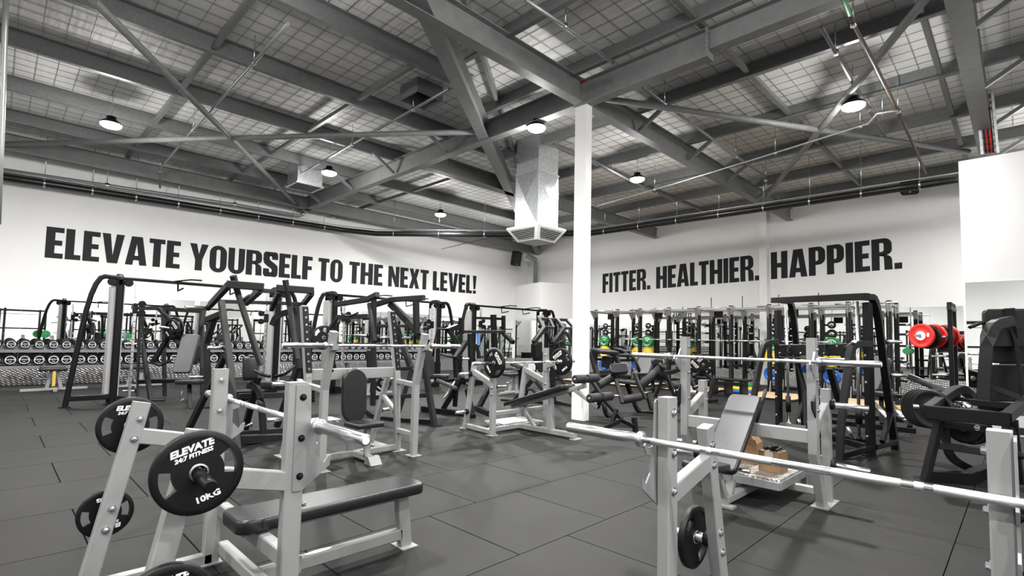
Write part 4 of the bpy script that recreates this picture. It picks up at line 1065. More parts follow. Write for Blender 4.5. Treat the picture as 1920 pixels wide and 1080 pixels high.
# ---- cable crossovers along the left
def crossover(label, xa, xb, y, z=2.43, legs=(1, 1), front=False):
    t = thing('cable_crossover', label, 'gym machine', ((xa + xb) / 2, y, 0))
    for x, s, on in ((xa, -1, legs[0]), (xb, 1, legs[1])):
        part(t, 'tower_post', MB().beam((x, y, 0), (x, y, z), .12, .10, side=(1, 0, 0), c=.02), 'black')
        part(t, 'tower_post', MB().beam((x, y + .42, 0), (x, y + .42, z), .10, .10, side=(1, 0, 0), c=.02), 'black')
        part(t, 'tower_top', MB().sweep(smooth([V((x, y, z - .1)), V((x, y, z + .08)), V((x, y + .42, z + .08)), V((x, y + .42, z - .1))]), .10, .10, side=(1, 0, 0), c=.02), 'black')
        part(t, 'weight_shroud', MB().box((x - .11 + s * .02, y + .06, .12), (x + .11 + s * .02, y + .36, z - .12), .01), 'shroud', 'silver weight stack shroud')
        if on:
            leg = smooth([V((x + s * .70, y, 0)), V((x + s * .42, y, z + .06)), V((x, y, z + .03))])
            part(t, 'outrigger_leg', MB().sweep(leg, .085, .085, side=(0, 1, 0), c=.02), 'black')
            part(t, 'outrigger_rail', MB().beam((x + s * .66, y, .16), (x, y, .16), .08, .10), 'black')
            part(t, 'foot_pad', MB().box((x + s * .70 - .08, y - .08, 0), (x + s * .70 + .08, y + .08, .02)), 'black')
        part(t, 'base_plate', MB().poly([V((x - s * .02, y - .1, 0)), V((x - s * .34, y - .1, 0)), V((x - s * .34, y - .1, .10)), V((x - s * .1, y - .1, .17)), V((x - s * .02, y - .1, .17))], (0, 1, 0), .09), 'black')
        rl = MB().beam((x - s * .26, y, .10), (x - s * .26, y, z - .05), .045, .045, c=.004)
        r_ = part(t, 'slide_rail', rl, 'chrome')
        for k in range(16):
            part(r_, 'pin_hole', MB().cyl((x - s * .26, y - .022, .3 + k * .12), (x - s * .26, y - .026, .3 + k * .12), .012, 8), 'grille')
        zz = 1.78 if s < 0 else 1.70
        car = MB().box((x - s * .26 - .04, y - .05, zz), (x - s * .26 + .04, y + .05, zz + .2), .006)
        part(t, 'trolley', car, 'black')
        for dz in (.02, .2): part(t, 'pulley', MB().cyl((x - s * .37, y - .03, zz + dz), (x - s * .37, y + .03, zz + dz), .065, 18, bev=.008), 'black')
        for dx in (-.13, .13): part(t, 'pulley', MB().cyl((x + dx, y - .03, z - .05), (x + dx, y + .03, z - .05), .075, 18, bev=.008), 'black')
        part(t, 'cable', MB().tube([V((x - s * .37, y, zz)), V((x - s * .375, y, .14))], .005, 6), 'grille')
        part(t, 'stack', MB().box((x - .09, y - .02, .14), (x + .09, y + .04, .72), .004), 'black') if front else None
    part(t, 'top_bar', MB().beam((xa, y, z + .03), (xb, y, z + .03), .06, .06, c=.015), 'black')
    xm = (xa + xb) / 2
    for dx in (-.55, .45):
        part(t, 'pull_up_handle', MB().tube([V((xm + dx, y, z)), V((xm + dx, y - .03, z - .14)), V((xm + dx + .03, y - .30, z - .10))], .017, 8), 'rubber')
    for dx in (-.62, .55):
        part(t, 'pull_up_handle', MB().tube([V((xm + dx, y, z + .05)), V((xm + dx + .25, y - .22, z + .10)), V((xm + dx + .42, y - .35, z + .09))], .017, 8), 'rubber')
    return t
crossover('black cable crossover at far left with slanted outer leg', 1.72, 4.75, 12.55, 2.43)
crossover('second cable crossover, behind the A-frame row machine', 6.0, 9.25, 12.2, 2.42, front=True)
crossover('farthest cable crossover, left of the white column', 10.45, 13.85, 12.0, 2.42, front=True)

# ---- plate loaded chest press at left
t = mach('chest_press', 'black plate loaded chest press with tall grey back pad at left', 'gym machine', 345, 768)
for dd_, dx in ((10.7, 0),):
    bm(t, 'front_leg', [(266, 580, 10.9), (270, 663, 10.8), (283, 752, 10.55)], .075)
    bm(t, 'front_leg', [(263, 590, 11.2), (260, 665, 11.1), (257, 748, 10.9)], .06)
bm(t, 'top_beam', [(262, 578, 11.0), (300, 578, 10.7)], .08)
bm(t, 'press_arm', [(298, 578, 10.6), (318, 600, 10.5)], .075)
bm(t, 'press_arm', [(323, 620, 10.4), (311, 640, 10.5), (284, 682, 10.4)], .075, 'black')
part(t, 'press_handle', MB().tube(smooth([(284, 680, 10.4), (300, 687, 10.3), (322, 674, 10.3)]), .02, 10), 'rubber')
bm(t, 'rear_beam', [(303, 579, 11.6), (384, 584, 11.4)], .09)
bm(t, 'rear_post', [(306, 580, 11.6), (308, 690, 11.5), (309, 752, 11.45)], .075)
bm(t, 'rear_post', [(378, 584, 11.4), (379, 690, 11.2), (380, 752, 11.15)], .075)
bm(t, 'press_arm', [(383, 584, 11.2), (372, 650, 10.6), (366, 682, 10.4)], .07, 'black')
cushion(t, 'back_pad', (350, 663, 10.2), (365, 663, 10.2), (349, 630, 10.35), .34, .80, .08, .05, 'vinylgrey')
cushion(t, 'seat_pad', (360, 716, 9.9), (385, 716, 9.9), (361, 713, 10.4), .48, .38, .08)
bm(t, 'seat_post', [(355, 722, 9.95), (356, 768, 9.75)], .07)
bm(t, 'base_rail', [(286, 773, 9.6), (356, 770, 9.7), (404, 766, 9.8)], .09, 'black')
bm(t, 'spine_rail', [(356, 769, 9.75), (352, 751, 10.9)], .08)
bm(t, 'side_rail', [(283, 752, 10.55), (309, 752, 10.6)], .07); bm(t, 'cross_tie', [(257, 716, 11.0), (360, 713, 11.3)], .09, 'black')
tb(t, 'release_hook', [(342, 733, 9.8), (338, 742, 9.8), (340, 752, 9.8), (344, 748, 9.8)], .008, 'zinc')
for a, b in (((260, 645, 10.9), (233, 645, 10.8)), ((255, 733, 10.9), (230, 733, 10.8)), ((384, 707, 10.2), (354, 707, 9.9)), ((325, 616, 10.35), (300, 613, 10.25))): peg(t, a, b)
plate('black plate on the arm of the chest press, nearest the camera', tuple(at(322, 617, 10.3)), (-.8, -.45, 0), .20, .045, '10KG', .8)
plate('larger black plate behind another on the chest press arm', tuple(at(327, 616, 10.42)), (-.8, -.45, 0), .235, .045, '20KG', .3)

# ---- big two-armed plate loaded pulldown
t = mach('pulldown_machine', 'tall black two-armed plate loaded machine behind left foreground bench', 'gym machine', 470, 830)
for nm, pts, w in (('left_upright', [(415, 566, 7.0), (431, 682, 6.6), (445, 843, 6.22)], .075), ('left_frame', [(418, 588, 7.0), (388, 600, 7.2)], .08),
                   ('left_frame', [(401, 598, 7.15), (387, 643, 7.2), (390, 727, 7.2)], .075), ('diagonal_leg', [(422, 667, 6.8), (403, 705, 7.1), (352, 808, 7.3)], .075),
                   ('rear_frame', [(447, 743, 7.0), (534, 740, 7.4)], .075), ('centre_post', [(484, 705, 6.9), (459, 807, 7.3)], .08),
                   ('base_beam', [(447, 824, 6.5), (535, 821, 7.0)], .11), ('base_beam', [(449, 813, 6.9), (535, 806, 7.4)], .07),
                   ('right_leg', [(561, 681, 7.6), (519, 800, 7.75)], .075), ('right_upright', [(552, 585, 7.6), (556, 640, 7.6), (561, 690, 7.6)], .08),
                   ('axle_beam', [(412, 565, 7.0), (568, 570, 7.6)], .05), ('top_beam', [(474, 544, 7.5), (522, 547, 7.7)], .06),
                   ('rear_post', [(556, 572, 7.9), (556, 716, 7.9)], .09)):
    bm(t, nm, pts, w)
curved(t, 'curved_frame', [(512, 610, 7.5), (520, 590, 7.5), (555, 582, 7.6)], .085)
curved(t, 'curved_leg', [(470, 717, 6.9), (489, 735, 6.9), (494, 815, 6.9)], .075)
arms = []
for side_, top, dl in (('left', [(426, 533, 6.2), (494, 538, 6.3)], [((428, 535, 6.25), (394, 572, 6.9)), ((489, 543, 6.3), (461, 568, 6.9))]),
                  ('right', [(519, 540, 6.9), (588, 545, 7.0)], [((524, 545, 6.9), (509, 579, 7.5)), ((585, 549, 7.0), (568, 571, 7.6))])):
    bm(t, 'weight_arm_front', top, .075, h=.09)
    for a, b in dl: bm(t, 'weight_arm_side', [a, b], .06, h=.08)
bm(t, 'lever', [(437, 517, 6.3), (447, 553, 6.4), (489, 684, 6.3)], .065, h=.06)
bm(t, 'lever', [(535, 525, 6.9), (543, 575, 6.95), (557, 674, 6.8)], .065, h=.06)
peg(t, (392, 577, 6.9), (347, 576, 6.6), .026); peg(t, (452, 563, 6.9), (470, 552, 6.6), .02)
peg(t, (422, 652, 6.75), (389, 652, 6.6)); peg(t, (516, 715, 7.5), (534, 716, 7.3), .02)
cushion(t, 'chest_pad', (469, 690, 6.75), (472, 690, 6.65), (471, 668, 6.7), .14, .32, .17, .05)
tb(t, 'handle', [(478, 695, 6.5), (490, 702, 6.4), (506, 706, 6.35)], .02, 'rubber')
tb(t, 'handle', [(517, 706, 6.8), (535, 701, 6.75), (553, 685, 6.8)], .02, 'rubber')
for k in range(3): part(t, 'seat_riser', MB().box(at(459, 735 + k * 6, 7.4) - V((.15, .15, .02)), at(459, 735 + k * 6, 7.4) + V((.15, .15, .022)), .006), 'black')
tb(t, 'foot_stirrup', [(447, 797, 6.5), (457, 801, 6.45), (473, 793, 6.5), (471, 800, 6.5)], .014, 'zinc')
cushion(t, 'seat_pad', (497, 722, 7.5), (525, 723, 7.5), (498, 720, 7.8), .42, .34, .10)

# ---- A-frame row machine
t = mach('row_machine', 'black A-frame plate loaded row machine behind shoulder press bench', 'gym machine', 745, 790)
for nm, pts, w in (('top_arm', [(630, 571, 9.4), (688, 562, 8.9), (708, 552, 8.7)], .085), ('top_arm', [(695, 574, 9.2), (734, 562, 8.9), (795, 558, 8.6)], .085),
                   ('front_post', [(701, 560, 8.8), (700, 690, 8.8), (699, 760, 8.85)], .075), ('swing_lever', [(692, 569, 8.8), (703, 640, 8.5)], .06),
                   ('drop_post', [(780, 563, 8.6), (781, 625, 8.6)], .085), ('diagonal', [(732, 569, 9.0), (765, 602, 8.9), (800, 642, 8.6)], .11),
                   ('inner_post', [(745, 612, 9.3), (756, 650, 9.3), (770, 690, 9.2)], .09), ('right_leg', [(794, 668, 8.5), (804, 735, 8.45), (815, 798, 8.34)], .085),
                   ('rear_leg', [(772, 692, 9.1), (746, 778, 9.0)], .08), ('cross_tie', [(706, 745, 9.0), (801, 741, 8.5)], .07), ('cross_tie', [(736, 693, 9.2), (773, 691, 9.1)], .07),
                   ('rear_tie', [(633, 595, 10.2), (690, 593, 10.2)], .09), ('rear_tie', [(693, 612, 10.2), (775, 611, 10.0)], .05)):
    bm(t, nm, pts, w)
curved(t, 'base_loop', [(690, 772, 9.3), (705, 784, 8.95), (745, 789, 8.7), (813, 792, 8.4)], .10, 'black')
foot(t, 815, 798, .09)
peg(t, (690, 630, 9.4), (665, 628, 9.2)); peg(t, (775, 633, 9.2), (748, 634, 9.3)); peg(t, (708, 634, 9.6), (745, 632, 9.6))
cushion(t, 'chest_pad', (697, 682, 9.3), (707, 682, 9.2), (697, 660, 9.3), .20, .50, .10)
cushion(t, 'seat_pad', (672, 712, 9.4), (700, 713, 9.4), (673, 710, 9.8), .5, .35, .09)
part(t, 'handle', MB().tube(smooth([(640, 575, 9.6), (640, 590, 9.6), (655, 594, 9.5), (672, 586, 9.5)]), .018, 8), 'rubber')
bm(t, 'plate_arm', [(633, 594, 10.2), (607, 633, 10.25)], .06)
plate('small black plate low on the A-frame row machine', tuple(at(717, 718, 9.2)), (-.6, -.8, 0), .16, .035, '10KG', .6)
plate('black plate standing behind the shoulder press bar at its left end', tuple(at(607, 633, 10.2)), (-.3, -.95, 0), .24, .045, '20KG', .6)

# ---- iso chest press in the middle
t = mach('incline_press_machine', 'black plate loaded press with light seat left of decline bench', 'gym machine', 850, 775)
for nm, pts, w in (('base_rail', [(792, 766, 9.9), (872, 777, 9.4), (888, 783, 9.2)], .10), ('base_rail', [(918, 775, 9.5), (893, 764, 10.2)], .09),
                   ('main_post', [(861, 668, 9.9), (866, 708, 9.8), (831, 767, 9.75)], .10), ('brace', [(875, 640, 10.1), (854, 672, 9.8)], .09),
                   ('arm', [(842, 620, 9.8), (862, 651, 9.8)], .09), ('arm', [(838, 620, 9.7), (857, 612, 10.0)], .09), ('post', [(865, 596, 10.3), (865, 626, 10.3)], .09),
                   ('cross_beam', [(863, 622, 10.3), (946, 622, 10.6)], .06), ('mast', [(881, 626, 10.4), (884, 730, 10.3)], .08), ('mast', [(925, 590, 10.9), (927, 655, 10.9)], .10),
                   ('post', [(944, 592, 10.9), (944, 627, 10.9)], .07), ('arm', [(945, 626, 10.8), (962, 642, 10.4)], .08), ('rear_leg', [(917, 727, 10.3), (899, 762, 10.1)], .09),
                   ('top_rail', [(893, 596, 11.2), (944, 598, 11.0)], .05), ('strap_post', [(856, 716, 9.8), (853, 762, 9.8)], .07), ('front_leg', [(876, 730, 9.5), (887, 782, 9.25)], .08),
                   ('brace', [(893, 645, 10.6), (899, 672, 10.6)], .07), ('brace', [(905, 626, 10.7), (896, 650, 10.6)], .06)):
    bm(t, nm, pts, w, 'black')
tb(t, 'handle', [(836, 618, 9.7), (819, 616, 9.5), (815, 640, 9.4), (812, 668, 9.4)], .02, 'rubber')
tb(t, 'handle', [(824, 664, 9.5), (838, 668, 9.6), (852, 670, 9.7)], .018, 'rubber')
cushion(t, 'seat_pad', (838, 721, 9.5), (850, 726, 9.5), (831, 718, 9.8), .40, .34, .07, .05, 'vinylgrey')
cushion(t, 'back_pad', (804, 680, 10.6), (812, 682, 10.5), (803, 662, 10.6), .30, .55, .08, .05, 'vinylgrey')
cushion(t, 'leg_pad', (818, 706, 10.0), (845, 706, 10.0), (819, 704, 10.3), .5, .3, .08)
part(t, 'towel', MB().slab(at(897, 636, 10.4), V((.7, -.7, 0)), V((0, .1, 1)), V((.7, .7, 0)), .07, .26, .03, .03, .01), 'bluecloth', 'blue cloth hung on frame')
for a, b in (((856, 711, 9.8), (833, 747, 9.6)), ((864, 673, 9.9), (880, 673, 9.9)), ((930, 671, 10.6), (950, 672, 10.5)), ((931, 725, 10.2), (950, 724, 10.1))): peg(t, a, b, .022)

# ---- high row machine left of the column
t = mach('high_row_machine', 'black plate loaded high row machine left of the white column', 'gym machine', 1015, 757)
for nm, pts, w in (('top_beam', [(1010, 598, 11.3), (1063, 600, 11.8)], .07), ('left_arm', [(1010, 598, 11.2), (1020, 614, 11.0), (1000, 642, 10.7)], .08),
                   ('left_arm', [(1030, 599, 11.4), (1038, 615, 11.2)], .06), ('arm_tie', [(1019, 613, 11.0), (1038, 615, 11.2)], .06), ('right_arm', [(1044, 599, 11.6), (1057, 616, 11.4), (1036, 644, 11.1)], .08),
                   ('right_arm', [(1062, 600, 11.8), (1078, 617, 11.5)], .06), ('arm_tie', [(1056, 615, 11.4), (1078, 616, 11.5)], .06),
                   ('upright', [(1034, 640, 11.5), (1036, 700, 11.5), (1038, 758, 11.5)], .09), ('right_upright', [(1074, 615, 11.6), (1076, 680, 11.6), (1074, 762, 11.2)], .07),
                   ('base_rail', [(940, 751, 11.9), (1017, 756, 11.5)], .09), ('base_rail', [(1036, 753, 11.6), (1074, 762, 11.1)], .10), ('diagonal', [(1046, 704, 11.3), (1060, 722, 11.2), (1076, 745, 11.1)], .08),
                   ('diagonal', [(1003, 714, 11.3), (1018, 733, 11.3)], .07), ('diagonal', [(962, 753, 11.7), (986, 728, 11.6), (998, 712, 11.5)], .08), ('seat_post', [(975, 692, 11.5), (978, 752, 11.6)], .08)):
    bm(t, nm, pts, w)
curved(t, 'left_bow', [(1004, 640, 11.0), (1022, 616, 11.1), (1035, 646, 11.2)], .07)
curved(t, 'right_bow', [(1040, 642, 11.4), (1060, 618, 11.5), (1076, 650, 11.5)], .07)
cushion(t, 'chest_pad', (1006, 656, 11.0), (1013, 654, 11.1), (1008, 642, 11.0), .24, .34, .14)
cushion(t, 'back_plate', (1012, 676, 11.1), (1022, 672, 11.1), (1017, 655, 11.1), .26, .50, .05, .08, 'char')
cushion(t, 'seat_pad', (974, 688, 11.3), (984, 692, 11.2), (970, 686, 11.6), .34, .34, .09)
tb(t, 'handle', [(1030, 648, 11.0), (1045, 645, 10.9), (1056, 638, 10.9)], .018, 'rubber'); tb(t, 'handle', [(1056, 646, 11.2), (1075, 647, 11.2)], .018, 'rubber')
part(t, 'foot_loop', MB().tube(smooth([(985, 745, 11.4), (990, 727, 11.3), (1004, 735, 11.2), (1008, 752, 11.2)]), .03, 10), 'char')

# ---- leg machines right of the column
t = mach('leg_curl_machine', 'black leg curl machine with foam rollers just right of the column', 'gym machine', 1150, 790)
bm(t, 'back_frame', [(1108, 659, 10.2), (1123, 716, 10.0)], .09); bm(t, 'back_frame', [(1153, 665, 10.4), (1163, 690, 10.3)], .09); bm(t, 'cross_tie', [(1118, 699, 10.1), (1147, 696, 10.2)], .07)
cushion(t, 'head_pad', (1134, 659, 10.2), (1150, 660, 10.3), (1132, 656, 10.5), .45, .38, .07)
cushion(t, 'back_panel', (1139, 679, 10.4), (1150, 680, 10.4), (1138, 668, 10.4), .24, .24, .04, .03, 'char')
cushion(t, 'round_pad', (1160, 692, 9.5), (1175, 691, 9.5), (1159, 682, 9.6), .33, .22, .09, .07)
cushion(t, 'seat_pad', (1176, 716, 9.3), (1192, 718, 9.3), (1175, 713, 9.6), .36, .34, .06)
part(t, 'foam_roller', MB().cyl(at(1122, 723, 9.4), at(1151, 706, 9.6), .075, 18, bev=.012), 'foam'); part(t, 'roller_cap', MB().lathe(at(1150, 706, 9.55), at(1152, 704, 9.5) - at(1122, 723, 9.4), [(0, .085), (.03, .09), (.06, .06)], 16), 'char')
part(t, 'foam_roller', MB().cyl(at(1168, 750, 9.0), at(1203, 743, 9.0), .072, 18, bev=.012), 'foam'); part(t, 'roller_axle', MB().cyl(at(1150, 742, 9.0), at(1168, 742, 9.0), .02, 10), 'chrome')
bm(t, 'swing_arm', [(1155, 712, 9.2), (1167, 756, 8.9)], .06); bm(t, 'swing_arm', [(1190, 700, 9.2), (1198, 722, 9.1), (1210, 748, 9.0)], .06)
bm(t, 'seat_post', [(1176, 720, 9.3), (1186, 748, 9.5)], .07, 'black'); bm(t, 'frame_tube', [(1110, 738, 9.7), (1140, 715, 9.6), (1175, 708, 9.5)], .06, 'black')
part(t, 'base_bow', MB().tube(smooth([(1131, 752, 9.7), (1137, 781, 9.65), (1158, 783, 9.6)]), .045, 10), 'black')
tb(t, 'handle', [(1093, 689, 9.6), (1106, 706, 9.5), (1112, 714, 9.4)], .025, 'rubber')
bm(t, 'front_bar', [(1110, 714, 8.9), (1135, 752, 8.5), (1166, 786, 8.2)], .06, 'black')
bm(t, 'front_foot', [(1133, 803, 8.2), (1166, 788, 8.2), (1192, 800, 7.95)], .07, 'black'); bm(t, 'front_strut', [(1156, 768, 8.3), (1146, 797, 8.2)], .06, 'black'); bm(t, 'front_leg', [(1189, 783, 8.0), (1192, 812, 7.95)], .07, 'black')

t = mach('leg_extension_machine', 'black leg extension machine with reclined grey pad behind incline barbell', 'gym machine', 1215, 772)
cushion(t, 'back_pad', (1208, 686, 10.6), (1221, 686, 10.5), (1203, 672, 10.8), .34, .48, .08, .05, 'vinylgrey')
cushion(t, 'seat_pad', (1230, 707, 10.2), (1245, 706, 10.2), (1228, 704, 10.5), .36, .32, .08)
cushion(t, 'knee_pad', (1232, 679, 10.2), (1240, 680, 10.2), (1231, 673, 10.2), .22, .14, .14, .06)
part(t, 'foam_roller', MB().cyl(at(1202, 723, 10.0), at(1240, 689, 10.1), .085, 18, bev=.012), 'foam'); part(t, 'roller_cap', MB().lathe(at(1240, 689, 10.05), at(1242, 687, 10.0) - at(1202, 723, 10.1), [(0, .09), (.03, .1), (.06, .07)], 16), 'char')
part(t, 'foam_roller', MB().cyl(at(1255, 722, 9.9), at(1275, 724, 9.9), .075, 18, bev=.012), 'foam')
for nm, pts, w in (('swing_arm', [(1243, 695, 9.9), (1256, 718, 9.8), (1266, 742, 9.7)], .07), ('frame_tube', [(1186, 746, 10.2), (1225, 731, 10.0), (1222, 702, 10.2)], .07), ('frame_tube', [(1245, 697, 10.0), (1238, 722, 10.0), (1228, 745, 10.0)], .06), ('weight_lever', [(1236, 703, 9.9), (1262, 697, 9.9), (1275, 692, 9.9)], .08), ('rear_leg', [(1194, 697, 10.8), (1212, 735, 10.6), (1222, 768, 10.4)], .07)):
    bm(t, nm, pts, w, 'black')
part(t, 'top_bow', MB().tube(smooth([(1160, 666, 10.6), (1188, 666, 10.6), (1200, 700, 10.5)]), .035, 10), 'char')
part(t, 'top_bow', MB().tube(smooth([(1150, 653, 11.0), (1172, 658, 10.9), (1178, 672, 10.8)]), .03, 10), 'char')
part(t, 'base_bow', MB().tube(smooth([(1187, 750, 10.4), (1196, 773, 10.4), (1226, 773, 10.2)]), .045, 10), 'black')
peg(t, (1225, 733, 10.0), (1208, 737, 9.9), .022)

t = mach('hip_thrust_machine', 'black plate loaded glute machine half hidden behind incline bench upright', 'gym machine', 1310, 752)
bm(t, 'side_frame', [(1290, 700, 11.2), (1303, 728, 11.0), (1316, 752, 10.8)], .07, 'black'); bm(t, 'side_frame', [(1322, 700, 11.4), (1336, 712, 11.2), (1330, 748, 11.1)], .07, 'black')
bm(t, 'base_rail', [(1270, 757, 10.9), (1345, 751, 11.0)], .08, 'black'); foot(t, 1272, 762, .1); foot(t, 1343, 757, .1); bm(t, 'lever', [(1268, 690, 11.2), (1330, 693, 11.4)], .06, 'black')
peg(t, (1300, 727, 11.0), (1314, 722, 10.8), .024)
cushion(t, 'hip_pad', (1268, 722, 10.9), (1285, 722, 10.9), (1268, 716, 11.1), .4, .3, .10)
plate('big black plate on the left end of the glute machine', tuple(at(1294, 690, 11.3)), (-.75, -.62, -.1), .22, .05, '20KG', .8)
plate('big black plate on the right end of the glute machine', tuple(at(1318, 684, 11.5)), (-.62, -.75, -.1), .25, .05, '20KG', -.8)

# ---- guided rod machine at right
t = mach('smith_machine', 'tall black guided rod smith machine behind incline bench', 'gym machine', 1600, 850)
FR, FL = onz(1633, 855, 0), onz(1461, 806, 0)
hz = 2.0
lat = (FL - FR).normalized(); fwd = V((lat.y, -lat.x, 0)); fwd = fwd if fwd.x > 0 else -fwd
K = lambda a, b, z: FR + lat * a + fwd * b + V((0, 0, z))
LW = (FL - FR).length
for a in (0, LW):
    part(t, 'front_post', MB().beam(K(a, 0, 0), K(a, 0, hz), .10, .08, side=lat, c=.008), 'black')
    for z in (.25, .55, .95, 1.3): bolt(t, K(a, -.045, z), -fwd, .014)
    part(t, 'foot_pad', MB().box(K(a, 0, 0) - V((.09, .09, 0)), K(a, 0, .015) + V((.09, .09, 0))), 'black')
bm(t, 'top_beam', [(1450, 563, 8.62), (1625, 556, 6.62)], .09, 'black')
curved(t, 'rear_leg', [(1622, 557, 6.7), (1642, 558, 6.78), (1657, 680, 6.95), (1679, 843, 7.15)], .085, 'black')
curved(t, 'rear_leg', [(1468, 564, 8.6), (1486, 566, 8.8), (1497, 690, 8.95), (1509, 800, 9.1)], .085, 'black')
curved(t, 'front_bow', [(1630, 645, 6.6), (1597, 645, 6.5), (1590, 690, 6.46), (1576, 800, 6.44), (1575, 862, 6.43)], .08, 'char')
curved(t, 'front_bow', [(1458, 641, 8.5), (1433, 642, 8.4), (1427, 668, 8.35), (1412, 750, 8.3), (1410, 803, 8.3)], .08, 'char')
bm(t, 'base_rail', [(1576, 855, 6.45), (1634, 840, 6.65)], .07, 'black'); bm(t, 'base_rail', [(1640, 838, 6.7), (1679, 828, 7.1)], .07, 'black')
bm(t, 'base_cross', [(1500, 806, 8.2), (1632, 840, 6.75)], .08, 'black'); bm(t, 'base_cross', [(1470, 800, 8.5), (1620, 828, 7.0)], .06, 'black')
bm(t, 'side_strut', [(1671, 772, 7.05), (1654, 828, 6.8)], .06, 'black'); bm(t, 'side_strut', [(1507, 752, 9.0), (1489, 800, 8.7)], .06, 'black')
ca, cb = at(1457, 656, 8.45), at(1597, 656, 6.9)
part(t, 'carriage', MB().beam(ca, cb, .10, .17, c=.008), 'black'); part(t, 'carriage_bar', MB().cyl(at(1462, 668, 8.4), at(1588, 674, 6.9), .02, 12), 'chrome')
for k in range(6): p = ca.lerp(cb, (k + .6) / 6.4); bolt(t, p - fwd * .052 + V((0, 0, .05 if k % 2 else -.05)), -fwd, .012)
for k in (.25, .75): part(t, 'carriage_hook', MB().tube([ca.lerp(cb, k) - fwd * .06 + V((0, 0, .08)), ca.lerp(cb, k) - fwd * .09 + V((0, 0, -.02)), ca.lerp(cb, k + .04) - fwd * .07 + V((0, 0, -.09))], .014, 8), 'black')
for (u, v, d0, d1), lw in zip((((1474, 571), (1479, 800), 8.5, 8.45), ((1607, 565), (1611, 826), 6.75, 6.72)), (0, 1)):
    a, b = at(*u, d0), at(*v, d1)
    part(t, 'guide_rod', MB().cyl(a, b, .02, 12), 'chrome')
    part(t, 'bumper_spring', MB().cyl(a.lerp(b, .75), a.lerp(b, .88), .04, 12), 'rubber'); part(t, 'rod_foot', MB().cyl(a.lerp(b, .97), b, .035, 12), 'print' if lw == 0 else 'black')
cushion(t, 'seat_pad', (1548, 800, 7.4), (1565, 803, 7.3), (1545, 797, 7.7), .42, .34, .09)
part(t, 'foot_roll', MB().cyl(at(1466, 800, 8.2), at(1516, 808, 7.6), .07, 16, bev=.012), 'foam')
bm(t, 'press_tube', [(1495, 670, 8.3), (1508, 735, 8.2), (1512, 800, 8.0)], .07, 'black'); bm(t, 'press_tube', [(1556, 690, 7.4), (1570, 740, 7.5), (1583, 780, 7.6)], .08, 'black')
for a, b in (((1660, 641, 7.0), (1692, 641, 6.9)), ((1668, 704, 7.05), (1700, 704, 6.95)), ((1680, 782, 7.15), (1710, 782, 7.05)), ((1587, 653, 6.7), (1603, 640, 6.4))): peg(t, a, b, .024)
for a, b in (((1590, 800, 6.9), (1598, 825, 6.9)), ((1498, 786, 8.2), (1500, 800, 8.2))): part(t, 'lock_handle', MB().cyl(P(a), P(b), .022, 10), 'zinc')

t = mach('leg_press_machine', 'low black leg press with chrome tubes behind the smith machine', 'gym machine', 1680, 800)
for a, b in (((1640, 757, 8.4), (1668, 788, 7.9)), ((1674, 760, 8.2), (1700, 790, 7.8))): part(t, 'slide_tube', MB().cyl(P(a), P(b), .035, 12), 'chrome')
bm(t, 'base_rail', [(1560, 790, 8.6), (1640, 800, 8.3), (1716, 808, 8.1)], .08, 'black'); bm(t, 'base_rail', [(1560, 778, 9.4), (1722, 790, 8.9)], .08, 'black')
cushion(t, 'back_pad', (1645, 700, 9.0), (1655, 702, 8.9), (1644, 675, 9.1), .3, .6, .09, .05, 'vinylgrey'); cushion(t, 'seat_pad', (1655, 738, 8.8), (1675, 740, 8.7), (1653, 734, 9.1), .4, .34, .09)
bm(t, 'side_frame', [(1638, 735, 8.9), (1690, 744, 8.6)], .06, 'black'); bm(t, 'rear_post', [(1650, 690, 9.1), (1654, 795, 8.6)], .07, 'black'); bm(t, 'front_post', [(1700, 742, 8.6), (1706, 800, 8.3)], .07, 'black')

# ---- plate loaded machine at the right edge
t = mach('hack_squat_machine', 'black plate loaded machine at right edge with padded back boards', 'gym machine', 1800, 895)
bm(t, 'front_leg', [(1762, 786, 5.35), (1734, 902, 5.48)], .07); foot(t, 1735, 903, .08)
bm(t, 'front_beam', [(1736, 772, 5.35), (1892, 787, 4.95)], .10, 'black', .13)
curved(t, 'side_beam', [(1740, 768, 5.4), (1800, 724, 6.1), (1822, 744, 6.3)], .09)
bm(t, 'back_beam', [(1777, 749, 6.0), (1915, 764, 5.5)], .07, 'black'); bm(t, 'side_beam', [(1886, 783, 5.0), (1930, 748, 5.5)], .09, 'char')
bm(t, 'cross_tie', [(1763, 793, 5.4), (1850, 805, 5.2)], .08, 'char'); bm(t, 'cross_tie', [(1755, 834, 5.42), (1850, 848, 5.2)], .07, 'char')
bm(t, 'base_beam', [(1741, 893, 5.5), (1813, 896, 5.4), (1856, 881, 5.55)], .12, 'black')
curved(t, 'curved_leg', [(1771, 798, 5.7), (1778, 858, 5.65), (1830, 885, 5.6)], .075, 'black')
curved(t, 'back_post', [(1843, 750, 5.9), (1852, 612, 5.9), (1895, 602, 5.9)], .115)
bm(t, 'right_leg', [(1900, 790, 5.1), (1912, 905, 5.25)], .07); bm(t, 'right_tie', [(1885, 806, 5.1), (1945, 812, 5.2)], .07); bm(t, 'right_base', [(1856, 881, 5.55), (1945, 893, 5.3)], .10, 'black')
cushion(t, 'head_board', (1886, 615, 6.05), (1910, 615, 6.0), (1886, 590, 6.05), .42, .45, .07, .06, 'vinyl'); 
cushion(t, 'back_board', (1900, 645, 6.1), (1925, 645, 6.05), (1899, 620, 6.1), .46, .46, .07, .06, 'vinyl'); cushion(t, 'lower_board', (1894, 718, 6.15), (1920, 718, 6.1), (1893, 690, 6.15), .46, .44, .07, .06, 'vinyl')
